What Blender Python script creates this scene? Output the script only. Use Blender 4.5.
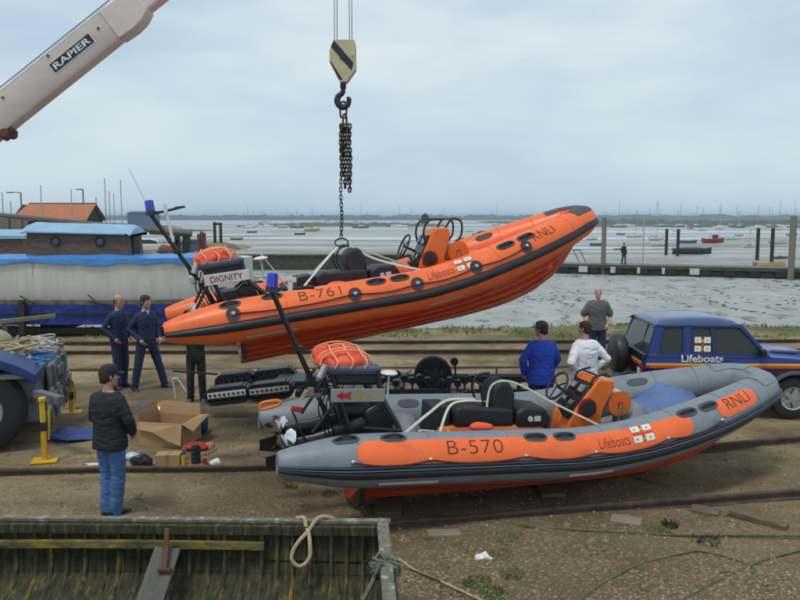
import bpy, bmesh, math, random
from math import sin, cos, pi, radians, sqrt, atan2
from mathutils import Vector, Matrix, Euler, noise
random.seed(7)
for o in list(bpy.data.objects): bpy.data.objects.remove(o)
SC = bpy.context.scene; COL = SC.collection
V = Vector
# ------------------------------------------------------------------ camera
HC = 3.4; FP = 778.0; PITCH = math.atan(82/FP)
cd = bpy.data.cameras.new('camera'); cam = bpy.data.objects.new('camera', cd); COL.objects.link(cam)
cam.location = (0, 0, HC); cam.rotation_euler = (pi/2 - PITCH, 0, 0)
cd.sensor_width = 36; cd.lens = 36*FP/800; cd.clip_start = 0.1; cd.clip_end = 20000
SC.camera = cam
# ------------------------------------------------------------------ world: overcast daylight
SUN_EL, SUN_AZ = radians(58), radians(-25)
w = bpy.data.worlds.new('World'); SC.world = w; w.use_nodes = True
nt = w.node_tree; nt.nodes.clear(); N = nt.nodes.new; L = nt.links.new
out = N('ShaderNodeOutputWorld'); bg = N('ShaderNodeBackground'); bg.inputs['Strength'].default_value = 0.1
sky = N('ShaderNodeTexSky'); sky.sky_type = 'NISHITA'; sky.sun_disc = False
sky.sun_elevation = SUN_EL; sky.sun_rotation = SUN_AZ; sky.dust_density = 2.0
tc = N('ShaderNodeTexCoord'); mp = N('ShaderNodeMapping'); mp.inputs['Scale'].default_value = (1.0, 1.0, 3.6)
n1 = N('ShaderNodeTexNoise'); n1.inputs['Scale'].default_value = 2.3; n1.inputs['Detail'].default_value = 7; n1.inputs['Roughness'].default_value = .52
L(tc.outputs['Generated'], mp.inputs[0]); L(mp.outputs[0], n1.inputs['Vector'])
cr = N('ShaderNodeValToRGB'); cr.color_ramp.elements[0].position = .36; cr.color_ramp.elements[1].position = .68
cr.color_ramp.elements[0].color = (4.0, 5.4, 7.0, 1); cr.color_ramp.elements[1].color = (7.9, 8.6, 8.7, 1)
L(n1.outputs['Fac'], cr.inputs[0])
# elevation: paler and a little greener low down
sx = N('ShaderNodeSeparateXYZ'); L(tc.outputs['Generated'], sx.inputs[0])
er = N('ShaderNodeValToRGB'); er.color_ramp.interpolation = 'EASE'
er.color_ramp.elements[0].position = 0.0; er.color_ramp.elements[0].color = (5.6, 7.1, 7.9, 1)
er.color_ramp.elements[1].position = .32; er.color_ramp.elements[1].color = (5.0, 6.6, 7.9, 1)
e2 = er.color_ramp.elements.new(.10); e2.color = (6.1, 7.5, 8.1, 1)
L(sx.outputs['Z'], er.inputs[0])
mr = N('ShaderNodeMapRange'); mr.inputs[1].default_value = .02; mr.inputs[2].default_value = .3; mr.inputs[3].default_value = .4; mr.inputs[4].default_value = .9
L(sx.outputs['Z'], mr.inputs[0])
mx = N('ShaderNodeMixRGB'); L(mr.outputs[0], mx.inputs[0]); L(er.outputs[0], mx.inputs[1]); L(cr.outputs[0], mx.inputs[2])
mx2 = N('ShaderNodeMixRGB'); mx2.inputs[0].default_value = .95; L(sky.outputs[0], mx2.inputs[1]); L(mx.outputs[0], mx2.inputs[2])
L(mx2.outputs[0], bg.inputs['Color']); L(bg.outputs[0], out.inputs['Surface'])
# ------------------------------------------------------------------ sun (veiled by cloud)
sd = bpy.data.lights.new('sun', 'SUN'); sd.energy = 1.5; sd.angle = radians(11); sd.color = (1, .93, .82)
sun = bpy.data.objects.new('sun', sd); COL.objects.link(sun)
_d = V((sin(SUN_AZ)*cos(SUN_EL), -cos(SUN_AZ)*cos(SUN_EL)*.6, sin(SUN_EL))).normalized()
sun.rotation_euler = _d.to_track_quat('Z', 'Y').to_euler(); sun.location = (0, 0, 60)
sky.sun_rotation = atan2(_d.x, _d.y); sky.sun_elevation = math.asin(_d.z)
SC.view_settings.view_transform = 'Standard'; SC.view_settings.look = 'None'
SC.view_settings.exposure = 0.06; SC.view_settings.gamma = 1.0; SC.view_settings.use_curve_mapping = False
# ------------------------------------------------------------------ helpers
def RAY(px, py):
    c, s = cos(PITCH), sin(PITCH); X = (px-400)/FP; U = (300-py)/FP
    return V((X, c+U*s, -s+U*c))
def G(px, py, z=0.0):                       # where the sight line through a photo pixel meets height z
    r = RAY(px, py); t = (z-HC)/r.z; return V((r.x*t, r.y*t, z))
def PY(px, py, Y):                          # ... meets distance Y
    r = RAY(px, py); t = Y/r.y; return V((r.x*t, Y, HC+r.z*t))
def tag(o, label=None, cat=None, group=None, kind=None):
    if label: o['label'] = label
    if cat: o['category'] = cat
    if group: o['group'] = group
    if kind: o['kind'] = kind
    return o
def empty(name, loc=(0,0,0), rot=(0,0,0)):
    o = bpy.data.objects.new(name, None); COL.objects.link(o); o.location = loc; o.rotation_euler = rot
    o.empty_display_size = .2; return o
def catmull(pts, n=8, closed=False):
    P = [V(p) for p in pts]; out = []
    m = len(P)
    for i in range(m if closed else m-1):
        if closed: a, b, c, d = P[i-1], P[i], P[(i+1)%m], P[(i+2)%m]
        else: a, b, c, d = P[max(i-1,0)], P[i], P[i+1], P[min(i+2,m-1)]
        for k in range(n):
            t = k/n
            out.append(.5*((2*b)+(c-a)*t+(2*a-5*b+4*c-d)*t*t+(3*b-a-3*c+d)*t**3))
    if not closed: out.append(P[-1].copy())
    return out
def interp(x, tab):
    if x <= tab[0][0]: return tab[0][1]
    for (a, va), (b, vb) in zip(tab, tab[1:]):
        if x <= b: return va+(vb-va)*(x-a)/(b-a)
    return tab[-1][1]
class MB:
    def __init__(s): s.v = []; s.f = []; s.mi = []; s.cur = 0
    def add(s, vs, fs):
        o = len(s.v); s.v += [V(v) for v in vs]
        for f in fs: s.f.append([i+o for i in f]); s.mi.append(s.cur)
        return s
    def box(s, c, d, R=None):
        c = V(c); hx, hy, hz = d[0]/2, d[1]/2, d[2]/2
        vs = [V((x*hx, y*hy, z*hz)) for x in (-1,1) for y in (-1,1) for z in (-1,1)]
        if R is not None:
            if isinstance(R, (tuple, list)): R = Euler(R).to_matrix()
            vs = [R @ v for v in vs]
        return s.add([v+c for v in vs], [(0,1,3,2),(4,6,7,5),(0,4,5,1),(2,3,7,6),(0,2,6,4),(1,5,7,3)])
    def beam(s, a, b, w, h, up=(0,0,1)):
        a, b = V(a), V(b); t = (b-a); l = t.length; t.normalize(); u = V(up)
        if abs(t.dot(u)) > .98: u = V((1,0,0))
        r = t.cross(u).normalized(); u = r.cross(t)
        R = Matrix((t, r, u)).transposed()
        return s.box((a+b)/2, (l, w, h), R)
    def rings(s, rs, cap=True, closed=True, loop=False):
        n = len(rs[0]); vs = [v for r in rs for v in r]; fs = []
        m = len(rs)
        for i in range(m if loop else m-1):
            a, b = i*n, ((i+1)%m)*n
            for j in range(n if closed else n-1):
                k = (j+1) % n; fs.append((a+j, a+k, b+k, b+j))
        if cap and not loop and closed:
            fs.append(tuple(range(n-1, -1, -1))); fs.append(tuple((m-1)*n+i for i in range(n)))
        return s.add(vs, fs)
    def tube(s, path, r, n=8, cap=True, flat=1.0, up=(0,0,1), loop=False):
        P = [V(p) for p in path]; m = len(P); rs = []
        R = r if isinstance(r, (list, tuple)) else [r]*m
        prev = None
        for i, p in enumerate(P):
            if loop: t = (P[(i+1)%m]-P[i-1])
            else: t = (P[min(i+1,m-1)]-P[max(i-1,0)])
            if t.length < 1e-9: t = V((0,0,1))
            t.normalize()
            if prev is None:
                u = V(up)
                if abs(t.dot(u)) > .95: u = V((1,0,0)) if abs(t.x) < .9 else V((0,1,0))
                u = (u-t*t.dot(u)).normalized()
            else: u = (prev-t*t.dot(prev)).normalized()
            prev = u; q = t.cross(u)
            rs.append([p+R[i]*(cos(2*pi*k/n)*u*flat+sin(2*pi*k/n)*q) for k in range(n)])
        return s.rings(rs, cap, True, loop)
    def cyl(s, a, b, r, n=16, r2=None): return s.tube([a, b], [r, r if r2 is None else r2], n)
    def ell(s, c, rad, n=14, m=9, R=None):
        c = V(c); vs = []; fs = []
        for i in range(1, m):
            ph = pi*i/m
            for j in range(n):
                v = V((rad[0]*sin(ph)*cos(2*pi*j/n), rad[1]*sin(ph)*sin(2*pi*j/n), rad[2]*cos(ph)))
                vs.append(v)
        vs += [V((0,0,rad[2])), V((0,0,-rad[2]))]
        if R is not None: vs = [R @ v for v in vs]
        for i in range(m-2):
            for j in range(n): k = (j+1)%n; fs.append((i*n+j, (i+1)*n+j, (i+1)*n+k, i*n+k))
        T, B = (m-1)*n, (m-1)*n+1
        for j in range(n):
            k = (j+1)%n; fs.append((T, j, k)); fs.append((B, (m-2)*n+k, (m-2)*n+j))
        return s.add([v+c for v in vs], fs)
    def prism(s, prof, a, b, axis='y'):      # polygon in the plane across an axis, extruded from a to b
        def mk(u, v, t): return {'y': V((u, t, v)), 'x': V((t, u, v)), 'z': V((u, v, t))}[axis]
        n = len(prof); vs = [mk(u, v, a) for u, v in prof]+[mk(u, v, b) for u, v in prof]
        fs = [tuple(range(n)), tuple(range(2*n-1, n-1, -1))]
        for i in range(n): j = (i+1)%n; fs.append((i, i+n, j+n, j))
        return s.add(vs, fs)
    def disp(s, amp, scale, seed=0, from_=0):
        for i in range(from_, len(s.v)):
            v = s.v[i]; s.v[i] = v+amp*noise.noise_vector(v*scale+V((seed*7.3, seed, 0)))
        return s
    def build(s, name, mat, parent=None, smooth=False, bevel=0, loc=None, seg=2, ang=35, sub=0, recalc=True):
        me = bpy.data.meshes.new(name); l = V(loc) if loc is not None else V((0,0,0))
        me.from_pydata([tuple(v-l) for v in s.v], [], s.f)
        mats = mat if isinstance(mat, (list, tuple)) else [mat]
        for m in mats: me.materials.append(m)
        if len(mats) > 1: me.polygons.foreach_set('material_index', s.mi)
        if recalc:
            bm = bmesh.new(); bm.from_mesh(me); bmesh.ops.recalc_face_normals(bm, faces=bm.faces); bm.to_mesh(me); bm.free()
        o = bpy.data.objects.new(name, me); COL.objects.link(o); o.location = l
        if parent is not None: o.parent = parent
        if bevel:
            b = o.modifiers.new('bevel', 'BEVEL'); b.width = bevel; b.segments = seg; b.limit_method = 'ANGLE'; b.angle_limit = radians(ang)
        if sub:
            b = o.modifiers.new('sub', 'SUBSURF'); b.levels = sub; b.render_levels = sub
        if smooth or bevel:
            me.polygons.foreach_set('use_smooth', [True]*len(me.polygons))
            if not sub:
                bm = bmesh.new(); bm.from_mesh(me)
                for e in bm.edges:
                    if len(e.link_faces) == 2 and e.calc_face_angle(0) > radians(ang): e.smooth = False
                bm.to_mesh(me); bm.free()
        return o
def kids(o): return [c for c in bpy.data.objects if c.parent == o]
def dup(o, parent=None):
    c = o.copy(); COL.objects.link(c)
    if parent is not None: c.parent = parent
    for ch in [k for k in COL.objects if k.parent == o]: dup(ch, c)
    return c
def glyphs(txt, size=1.0, offset=0.0, space=1.0, xs=1.0):
    cu = bpy.data.curves.new('t', 'FONT'); cu.body = txt; cu.size = size; cu.offset = offset; cu.space_character = space; cu.resolution_u = 4
    ob = bpy.data.objects.new('t', cu); COL.objects.link(ob)
    dg = bpy.context.evaluated_depsgraph_get(); dg.update()
    me = bpy.data.meshes.new_from_object(ob.evaluated_get(dg))
    vs = [(v.co.x*xs, v.co.y) for v in me.vertices]; fs = [tuple(p.vertices) for p in me.polygons]
    bpy.data.objects.remove(ob); bpy.data.curves.remove(cu); bpy.data.meshes.remove(me)
    return vs, fs
def text_on(name, txt, fn, width, mat, parent, offset=0.0, height=None, space=1.0):
    vs, fs = glyphs(txt, 1.0, offset, space)
    x0 = min(v[0] for v in vs); x1 = max(v[0] for v in vs); y0 = min(v[1] for v in vs); y1 = max(v[1] for v in vs)
    bm = bmesh.new(); bv = [bm.verts.new((x, y, 0)) for x, y in vs]
    for f in fs:
        try: bm.faces.new([bv[i] for i in f])
        except ValueError: pass
    bmesh.ops.triangulate(bm, faces=bm.faces)
    for _ in range(3):
        le = [e for e in bm.edges if e.calc_length() > .14]
        if le: bmesh.ops.subdivide_edges(bm, edges=le, cuts=1); bmesh.ops.triangulate(bm, faces=bm.faces)
    bm.verts.index_update(); vs = [(v.co.x, v.co.y) for v in bm.verts]; fs = [tuple(v.index for v in f.verts) for f in bm.faces]; bm.free()
    k = width/(x1-x0); ky = k if height is None else height/(y1-y0)
    mb = MB(); mb.add([fn((x-x0)*k, (y-y0)*ky) for x, y in vs], fs)
    return mb.build(name, mat, parent, recalc=False)
# ------------------------------------------------------------------ materials
MATS = {}
def mat(name, col, rough=.5, metal=0.0, var=.12, vs=5.0, bump=0.0, bs=30.0, dirt=None, dthr=.5, dscale=3.0, coat=0.0, spec=.5, trans=0.0, alpha=1, emit=None, streak=None, rv=.1):
    if name in MATS: return MATS[name]
    m = bpy.data.materials.new(name); m.use_nodes = True; t = m.node_tree; t.nodes.clear(); N = t.nodes.new; L = t.links.new
    o = N('ShaderNodeOutputMaterial'); b = N('ShaderNodeBsdfPrincipled'); L(b.outputs[0], o.inputs[0])
    tc = N('ShaderNodeTexCoord'); mp = N('ShaderNodeMapping'); L(tc.outputs['Object'], mp.inputs[0])
    if streak: mp.inputs['Scale'].default_value = streak
    n = N('ShaderNodeTexNoise'); n.inputs['Scale'].default_value = vs; n.inputs['Detail'].default_value = 8; n.inputs['Roughness'].default_value = .62
    L(mp.outputs[0], n.inputs['Vector'])
    r = N('ShaderNodeValToRGB'); L(n.outputs['Fac'], r.inputs[0]); r.color_ramp.elements[0].position = .3; r.color_ramp.elements[1].position = .7
    lo = [max(0, c*(1-var)) for c in col]; hi = [min(1, c*(1+var)) for c in col]
    r.color_ramp.elements[0].color = (*lo, 1); r.color_ramp.elements[1].color = (*hi, 1)
    cs = r.outputs[0]
    if dirt:
        n2 = N('ShaderNodeTexNoise'); n2.inputs['Scale'].default_value = dscale; n2.inputs['Detail'].default_value = 10; n2.inputs['Roughness'].default_value = .7
        L(mp.outputs[0], n2.inputs['Vector'])
        r2 = N('ShaderNodeValToRGB'); r2.color_ramp.elements[0].position = dthr; r2.color_ramp.elements[1].position = min(1, dthr+.13)
        L(n2.outputs['Fac'], r2.inputs[0]); mx = N('ShaderNodeMixRGB'); L(r2.outputs[0], mx.inputs[0]); L(cs, mx.inputs[1]); mx.inputs[2].default_value = (*dirt, 1)
        cs = mx.outputs[0]
    L(cs, b.inputs['Base Color'])
    mr = N('ShaderNodeMapRange'); L(n.outputs['Fac'], mr.inputs[0]); mr.inputs[3].default_value = max(0, rough-rv); mr.inputs[4].default_value = min(1, rough+rv)
    L(mr.outputs[0], b.inputs['Roughness'])
    b.inputs['Metallic'].default_value = metal; b.inputs['Specular IOR Level'].default_value = spec
    if coat: b.inputs['Coat Weight'].default_value = coat; b.inputs['Coat Roughness'].default_value = .08
    if trans: b.inputs['Transmission Weight'].default_value = trans
    if emit: b.inputs['Emission Color'].default_value = (*emit[:3], 1); b.inputs['Emission Strength'].default_value = emit[3]
    if bump:
        n3 = N('ShaderNodeTexNoise'); n3.inputs['Scale'].default_value = bs; n3.inputs['Detail'].default_value = 6; L(mp.outputs[0], n3.inputs['Vector'])
        bp = N('ShaderNodeBump'); bp.inputs['Strength'].default_value = min(1, bump); bp.inputs['Distance'].default_value = .02; L(n3.outputs['Fac'], bp.inputs['Height']); L(bp.outputs[0], b.inputs['Normal'])
    MATS[name] = m; return m
M = dict(
 rib_orange=mat('rib_orange', (.88,.155,.03), .40, var=.07, bump=.08, bs=10, dirt=(.64,.13,.04), dthr=.55, dscale=2.2),
 hull_orange=mat('hull_orange', (.56,.058,.008), .25, var=.18, vs=2, dirt=(.3,.035,.012), dthr=.56, coat=.3, streak=(.5,2,3)),
 rib_grey=mat('rib_grey', (.20,.23,.26), .5, var=.1, bump=.08, bs=10, dirt=(.14,.165,.18), dthr=.57, dscale=2.2),
 rubber=mat('rubber', (.018,.02,.024), .45, var=.3, bump=.1),
 black=mat('black_paint', (.014,.015,.017), .35, var=.3),
 blackcloth=mat('black_vinyl', (.016,.017,.022), .5, var=.3, bump=.1, bs=15),
 patch_dark=mat('patch_dark', (.035,.03,.032), .6),
 pad_grey=mat('pad_grey', (.06,.065,.075), .6),
 lifeline=mat('lifeline', (.10,.02,.02), .8),
 letter=mat('letter_dark', (.07,.025,.02), .6),
 white=mat('white_paint', (.72,.73,.72), .4, var=.06),
 silver=mat('silver_tape', (.45,.45,.46), .35, var=.05),
 steel=mat('steel', (.5,.5,.5), .25, metal=.9),
 chrome=mat('propeller_steel', (.75,.75,.74), .15, metal=1.0),
 orange_paint=mat('console_orange', (.75,.16,.015), .35, var=.06, coat=.2),
 bagred=mat('airbag_red', (.78,.09,.03), .55, var=.12, bump=.3, bs=9),
 blue_glass=mat('blue_lamp', (.01,.018,.55), .12, var=.25, vs=12, coat=1.0),
 red=mat('red_paint', (.5,.02,.02), .5), yellow=mat('yellow_paint', (.65,.38,.02), .5, dirt=(.25,.1,.03), dthr=.6, dscale=8),
 signgrey=mat('sign_grey', (.28,.3,.29), .5), signwhite=mat('sign_white', (.62,.62,.58), .5),
 strap=mat('cream_strap', (.62,.6,.5), .8, var=.15, vs=30), rope=mat('tan_rope', (.42,.34,.2), .9, var=.25, vs=40),
 rope_white=mat('white_rope', (.6,.6,.56), .9, var=.2, vs=40), bluecloth=mat('blue_tarp', (.03,.09,.36), .5, var=.2, bump=.3, bs=8),
 instr=mat('instrument_face', (.25,.27,.28), .25, var=.6, vs=25),
)
# ================================================================== ground, shore, mud, air
def h_ground(x, y):
    # the yard, falling to the mud past the shoreline; higher hard standing on the far left
    ysh = 24.2+1.2*noise.noise(V((x*.08, 3.1, 0)))
    land = 1/(1+math.exp((x+17.5+max(0, min(6, (y-45)*.15))+2*noise.noise(V((y*.05, 0, 2))))/1.1))
    land *= 1/(1+math.exp((y-125)/2))
    z = 0.0
    if y > ysh: z = -1.9*min(1, (y-ysh)/9.5)
    z = z*(1-land)
    z += .05*noise.noise(V((x*.35, y*.35, 0)))+.018*noise.noise(V((x*1.7, y*1.7, 5)))
    return z
def grid_rows(y0, y1, f0, ratio): 
    ys = [y0]; d = f0
    while ys[-1] < y1: ys.append(ys[-1]+d); d *= ratio
    return ys
def setting_mat(name, build):
    m = bpy.data.materials.new(name); m.use_nodes = True; t = m.node_tree; t.nodes.clear()
    o = t.nodes.new('ShaderNodeOutputMaterial'); b = t.nodes.new('ShaderNodeBsdfPrincipled'); t.links.new(b.outputs[0], o.inputs[0])
    build(t, b); return m
def nz(t, vec, scale, detail=6, rough=.6):
    n = t.nodes.new('ShaderNodeTexNoise'); n.inputs['Scale'].default_value = scale; n.inputs['Detail'].default_value = detail; n.inputs['Roughness'].default_value = rough
    t.links.new(vec, n.inputs['Vector']); return n.outputs['Fac']
def ramp(t, fac, stops, interp_='LINEAR'):
    r = t.nodes.new('ShaderNodeValToRGB'); r.color_ramp.interpolation = interp_
    e = r.color_ramp.elements
    e[0].position = stops[0][0]; e[0].color = (*stops[0][1], 1); e[1].position = stops[-1][0]; e[1].color = (*stops[-1][1], 1)
    for p, c in stops[1:-1]: q = e.new(p); q.color = (*c, 1)
    t.links.new(fac, r.inputs[0]); return r.outputs[0]
def mixc(t, fac, a, b, mode='MIX'):
    m = t.nodes.new('ShaderNodeMixRGB'); m.blend_type = mode
    for i, s in ((0, fac), (1, a), (2, b)):
        if isinstance(s, (int, float)): m.inputs[i].default_value = s
        elif isinstance(s, tuple): m.inputs[i].default_value = (*s, 1)
        else: t.links.new(s, m.inputs[i])
    return m.outputs[0]
def mapping(t, scale, src='Object'):
    tc = t.nodes.new('ShaderNodeTexCoord'); m = t.nodes.new('ShaderNodeMapping'); m.inputs['Scale'].default_value = scale
    t.links.new(tc.outputs[src], m.inputs[0]); return m.outputs[0]
def g2(v): return (v, v, v)
def gmat(t, b):
    v = mapping(t, (1, 1, 1)); L = t.links.new
    big = nz(t, v, .35, 5); mid = nz(t, v, 2.2, 8, .65); fine = nz(t, v, 22, 8, .7)
    vx = mapping(t, (.35, 1.6, 1)); track = nz(t, vx, .9, 7, .6)
    base = ramp(t, mid, [(.25, (.12,.085,.035)), (.5, (.225,.168,.088)), (.75, (.35,.275,.16))])
    sand = ramp(t, fine, [(.3, (.235,.18,.10)), (.7, (.43,.34,.205))])
    f = ramp(t, track, [(.42, g2(0)), (.6, g2(1))])
    c = mixc(t, f, base, sand)
    dark = ramp(t, big, [(.42, g2(1)), (.56, g2(0))]); c = mixc(t, mixc(t, .8, g2(0.), dark), c, (.095,.07,.042))
    vo = t.nodes.new('ShaderNodeTexVoronoi'); vo.inputs['Scale'].default_value = 48; L(v, vo.inputs['Vector'])
    sp = t.nodes.new('ShaderNodeSeparateColor'); L(vo.outputs['Color'], sp.inputs[0])
    stonec = ramp(t, sp.outputs[0], [(0, (.06,.042,.025)), (.45, (.14,.10,.06)), (.8, (.23,.16,.09)), (.94, (.34,.25,.15)), (1, (.5,.45,.36))])
    sep = t.nodes.new('ShaderNodeSeparateXYZ'); tc = t.nodes.new('ShaderNodeTexCoord'); L(tc.outputs['Object'], sep.inputs[0])
    ny = t.nodes.new('ShaderNodeMapRange'); ny.inputs[1].default_value = 11; ny.inputs[2].default_value = 7; L(sep.outputs['Y'], ny.inputs[0])
    grav = ramp(t, nz(t, v, 1.1, 5), [(.3, g2(.25)), (.6, g2(.85))])
    gm = mixc(t, 1.0, grav, ny.outputs[0], 'MULTIPLY'); gm2 = mixc(t, .85, g2(.16), gm)
    nd = t.nodes.new('ShaderNodeMapRange'); nd.inputs[1].default_value = 10.5; nd.inputs[2].default_value = 8.0; nd.inputs[4].default_value = .55; L(sep.outputs['Y'], nd.inputs[0])
    c = mixc(t, nd.outputs[0], c, (.125,.088,.052))
    c = mixc(t, gm2, c, stonec)
    # shells and chips
    vo2 = t.nodes.new('ShaderNodeTexVoronoi'); vo2.inputs['Scale'].default_value = 9; L(v, vo2.inputs['Vector'])
    chip = ramp(t, vo2.outputs['Distance'], [(.05, g2(1)), (.09, g2(0))]); sp2 = t.nodes.new('ShaderNodeSeparateColor'); L(vo2.outputs['Color'], sp2.inputs[0])
    pick = ramp(t, sp2.outputs[1], [(.93, g2(0)), (.95, g2(1))]); c = mixc(t, mixc(t, 1, chip, pick, 'MULTIPLY'), c, (.5,.46,.38))
    # green weed at the shoreline
    wy = t.nodes.new('ShaderNodeMapRange'); wy.inputs[1].default_value = 20.4; wy.inputs[2].default_value = 23.0; L(sep.outputs['Y'], wy.inputs[0]); wz = t.nodes.new('ShaderNodeMapRange'); wz.inputs[1].default_value = 40; wz.inputs[2].default_value = 30; L(sep.outputs['Y'], wz.inputs[0])
    weed = ramp(t, nz(t, mapping(t, (.5,1,1)), 1.3, 8, .7), [(.46, g2(0)), (.56, g2(1))])
    wcol = ramp(t, fine, [(.3, (.05,.07,.018)), (.7, (.18,.22,.06))])
    c = mixc(t, mixc(t, 1, mixc(t, 1, weed, wy.outputs[0], 'MULTIPLY'), wz.outputs[0], 'MULTIPLY'), c, wcol)
    L(c, b.inputs['Base Color']); b.inputs['Roughness'].default_value = .85; b.inputs['Specular IOR Level'].default_value = .25
    bp = t.nodes.new('ShaderNodeBump'); bp.inputs['Strength'].default_value = .7; bp.inputs['Distance'].default_value = .03
    hh = mixc(t, .5, fine, vo.outputs['Distance']); L(hh, bp.inputs['Height']); L(bp.outputs[0], b.inputs['Normal'])
GM = setting_mat('yard_gravel', gmat)
mb = MB(); ys = [-8+.0*i for i in range(0)]; ys = [-8, -4, 0, 2]+[3+.22*i for i in range(100)]+[25+.5*i for i in range(1, 25)]+[38, 42, 48, 56, 66, 78, 90, 100, 110, 118, 124, 128, 134, 142]
nx = 150; rows = []
for y in ys:
    wl = 26+max(0, y)*.9; rows.append([V((-wl+2*wl*i/nx, y, h_ground(-wl+2*wl*i/nx, y))) for i in range(nx+1)])
mb.rings(rows, cap=False, closed=False)
tag(mb.build('ground', GM, smooth=True, ang=80), kind='structure')
ZM = -1.2
def mudm(t, b):
    L = t.links.new
    v = mapping(t, (1.1, .42, 1)); v2 = mapping(t, (1,1,1)); vfar = mapping(t, (.004, .028, 1)); vmid = mapping(t, (.03,.11,1))
    sep = t.nodes.new('ShaderNodeSeparateXYZ'); tc = t.nodes.new('ShaderNodeTexCoord'); L(tc.outputs['Object'], sep.inputs[0])
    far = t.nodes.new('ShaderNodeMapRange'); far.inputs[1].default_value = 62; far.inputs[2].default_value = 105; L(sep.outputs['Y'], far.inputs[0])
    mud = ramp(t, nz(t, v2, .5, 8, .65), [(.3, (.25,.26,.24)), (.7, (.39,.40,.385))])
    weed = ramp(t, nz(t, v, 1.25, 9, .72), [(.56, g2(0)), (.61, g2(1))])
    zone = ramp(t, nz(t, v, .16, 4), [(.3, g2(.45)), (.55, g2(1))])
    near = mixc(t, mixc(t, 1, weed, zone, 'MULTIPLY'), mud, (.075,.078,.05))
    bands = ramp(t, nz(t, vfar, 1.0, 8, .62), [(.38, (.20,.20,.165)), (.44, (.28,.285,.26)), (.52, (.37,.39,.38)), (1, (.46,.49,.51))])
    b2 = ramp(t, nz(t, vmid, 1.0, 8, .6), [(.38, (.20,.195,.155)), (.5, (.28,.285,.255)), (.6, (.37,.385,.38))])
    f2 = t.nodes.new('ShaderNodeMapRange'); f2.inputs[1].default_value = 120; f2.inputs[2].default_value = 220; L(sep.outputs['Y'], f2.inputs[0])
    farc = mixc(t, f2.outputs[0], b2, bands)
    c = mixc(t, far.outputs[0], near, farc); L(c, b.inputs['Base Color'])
    wet = ramp(t, nz(t, vmid, 1.0, 8, .6), [(.40, g2(.7)), (.55, g2(.35))])
    wetn = ramp(t, nz(t, v, .5, 6), [(.4, g2(.75)), (.6, g2(.42))])
    L(mixc(t, far.outputs[0], wetn, wet), b.inputs['Roughness']); b.inputs['Specular IOR Level'].default_value = .4
    bp = t.nodes.new('ShaderNodeBump'); bp.inputs['Strength'].default_value = .5; bp.inputs['Distance'].default_value = .04
    L(nz(t, v, 3.5, 8, .7), bp.inputs['Height']); L(bp.outputs[0], b.inputs['Normal'])
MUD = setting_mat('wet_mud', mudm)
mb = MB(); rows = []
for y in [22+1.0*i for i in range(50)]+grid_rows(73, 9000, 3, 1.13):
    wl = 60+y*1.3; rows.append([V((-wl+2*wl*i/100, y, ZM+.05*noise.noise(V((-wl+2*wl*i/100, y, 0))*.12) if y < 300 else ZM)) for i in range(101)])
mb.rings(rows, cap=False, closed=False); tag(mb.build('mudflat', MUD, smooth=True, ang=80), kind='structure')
# channel water: thin still sheets lying a little above the mud
WAT = mat('still_water', (.42,.46,.48), .18, var=.05, vs=.05, spec=.7, bump=.12, bs=.6)
mb = MB(); rnd = random.Random(3)
for (cx, cy, lx, ly) in [(15, 175, 120, 30), (-60, 210, 60, 26), (90, 260, 130, 50), (-30, 330, 160, 40), (40, 520, 400, 110), (-150, 560, 200, 90), (0, 950, 900, 260), (120, 120, 60, 14), (30, 118, 30, 7)]:
    n = 60; ring = []
    for k in range(n):
        a = 2*pi*k/n; rr = 1+.28*noise.noise(V((cos(a)*2+cx, sin(a)*2+cy, 1)))+.1*noise.noise(V((cos(a)*7, sin(a)*7+cy, 4)))
        ring.append(V((cx+lx*.5*cos(a)*rr, cy+ly*.5*sin(a)*rr, ZM+.07)))
    mb.add(ring, [tuple(range(n))])
tag(mb.build('water', WAT), kind='structure')
# salt marsh tongues and far shore
SALT = mat('salt_marsh_green', (.075,.095,.045), .9, var=.5, vs=.05, dirt=(.14,.13,.08), dthr=.55, dscale=.03)
def marsh(name, x0, x1, y0, y1, h, seed, n=120, m=8, mt=None, sc=1.0):
    mb = MB(); rows = []
    for j in range(m+1):
        v = j/m; row = []
        for i in range(n+1):
            u = i/n; x = x0+(x1-x0)*u; e = (sin(pi*min(1, max(0, u))) if True else 1)**.25 if 0 < u < 1 else 0
            yy = y0+(y1-y0)*v+(y1-y0)*.18*noise.noise(V((x*.02/sc, seed, v)))*(1-v)
            prof = 0 if j in (0, m) else 1
            hh = h*(.65+.5*noise.noise(V((x*.06/sc, yy*.03/sc, seed)))+.45*noise.noise(V((x*.35/sc, yy*.2/sc, seed+3))))
            row.append(V((x, yy, ZM-.05+prof*e*max(.15*h, hh))))
        rows.append(row)
    mb.rings(rows, cap=False, closed=False); return tag(mb.build(name, mt or SALT, smooth=True, ang=70), kind='structure')
marsh('salt_marsh', 85, 560, 395, 900, 3.2, 1, 260)
marsh('salt_marsh', -260, -110, 300, 400, 2.2, 2)
marsh('salt_marsh', -85, 26, 420, 560, 1.9, 4)
marsh('salt_marsh', -130, -70, 260, 300, 1.0, 5)
TREEFAR = mat('far_wood', (.05,.075,.05), .95, var=.4, vs=.02)
marsh('far_shore', -2600, 3200, 2100, 2600, 15, 8, 900, 4, TREEFAR, 4)
marsh('far_shore', -1500, 300, 1700, 1900, 11, 9, 700, 4, TREEFAR, 3)
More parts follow.
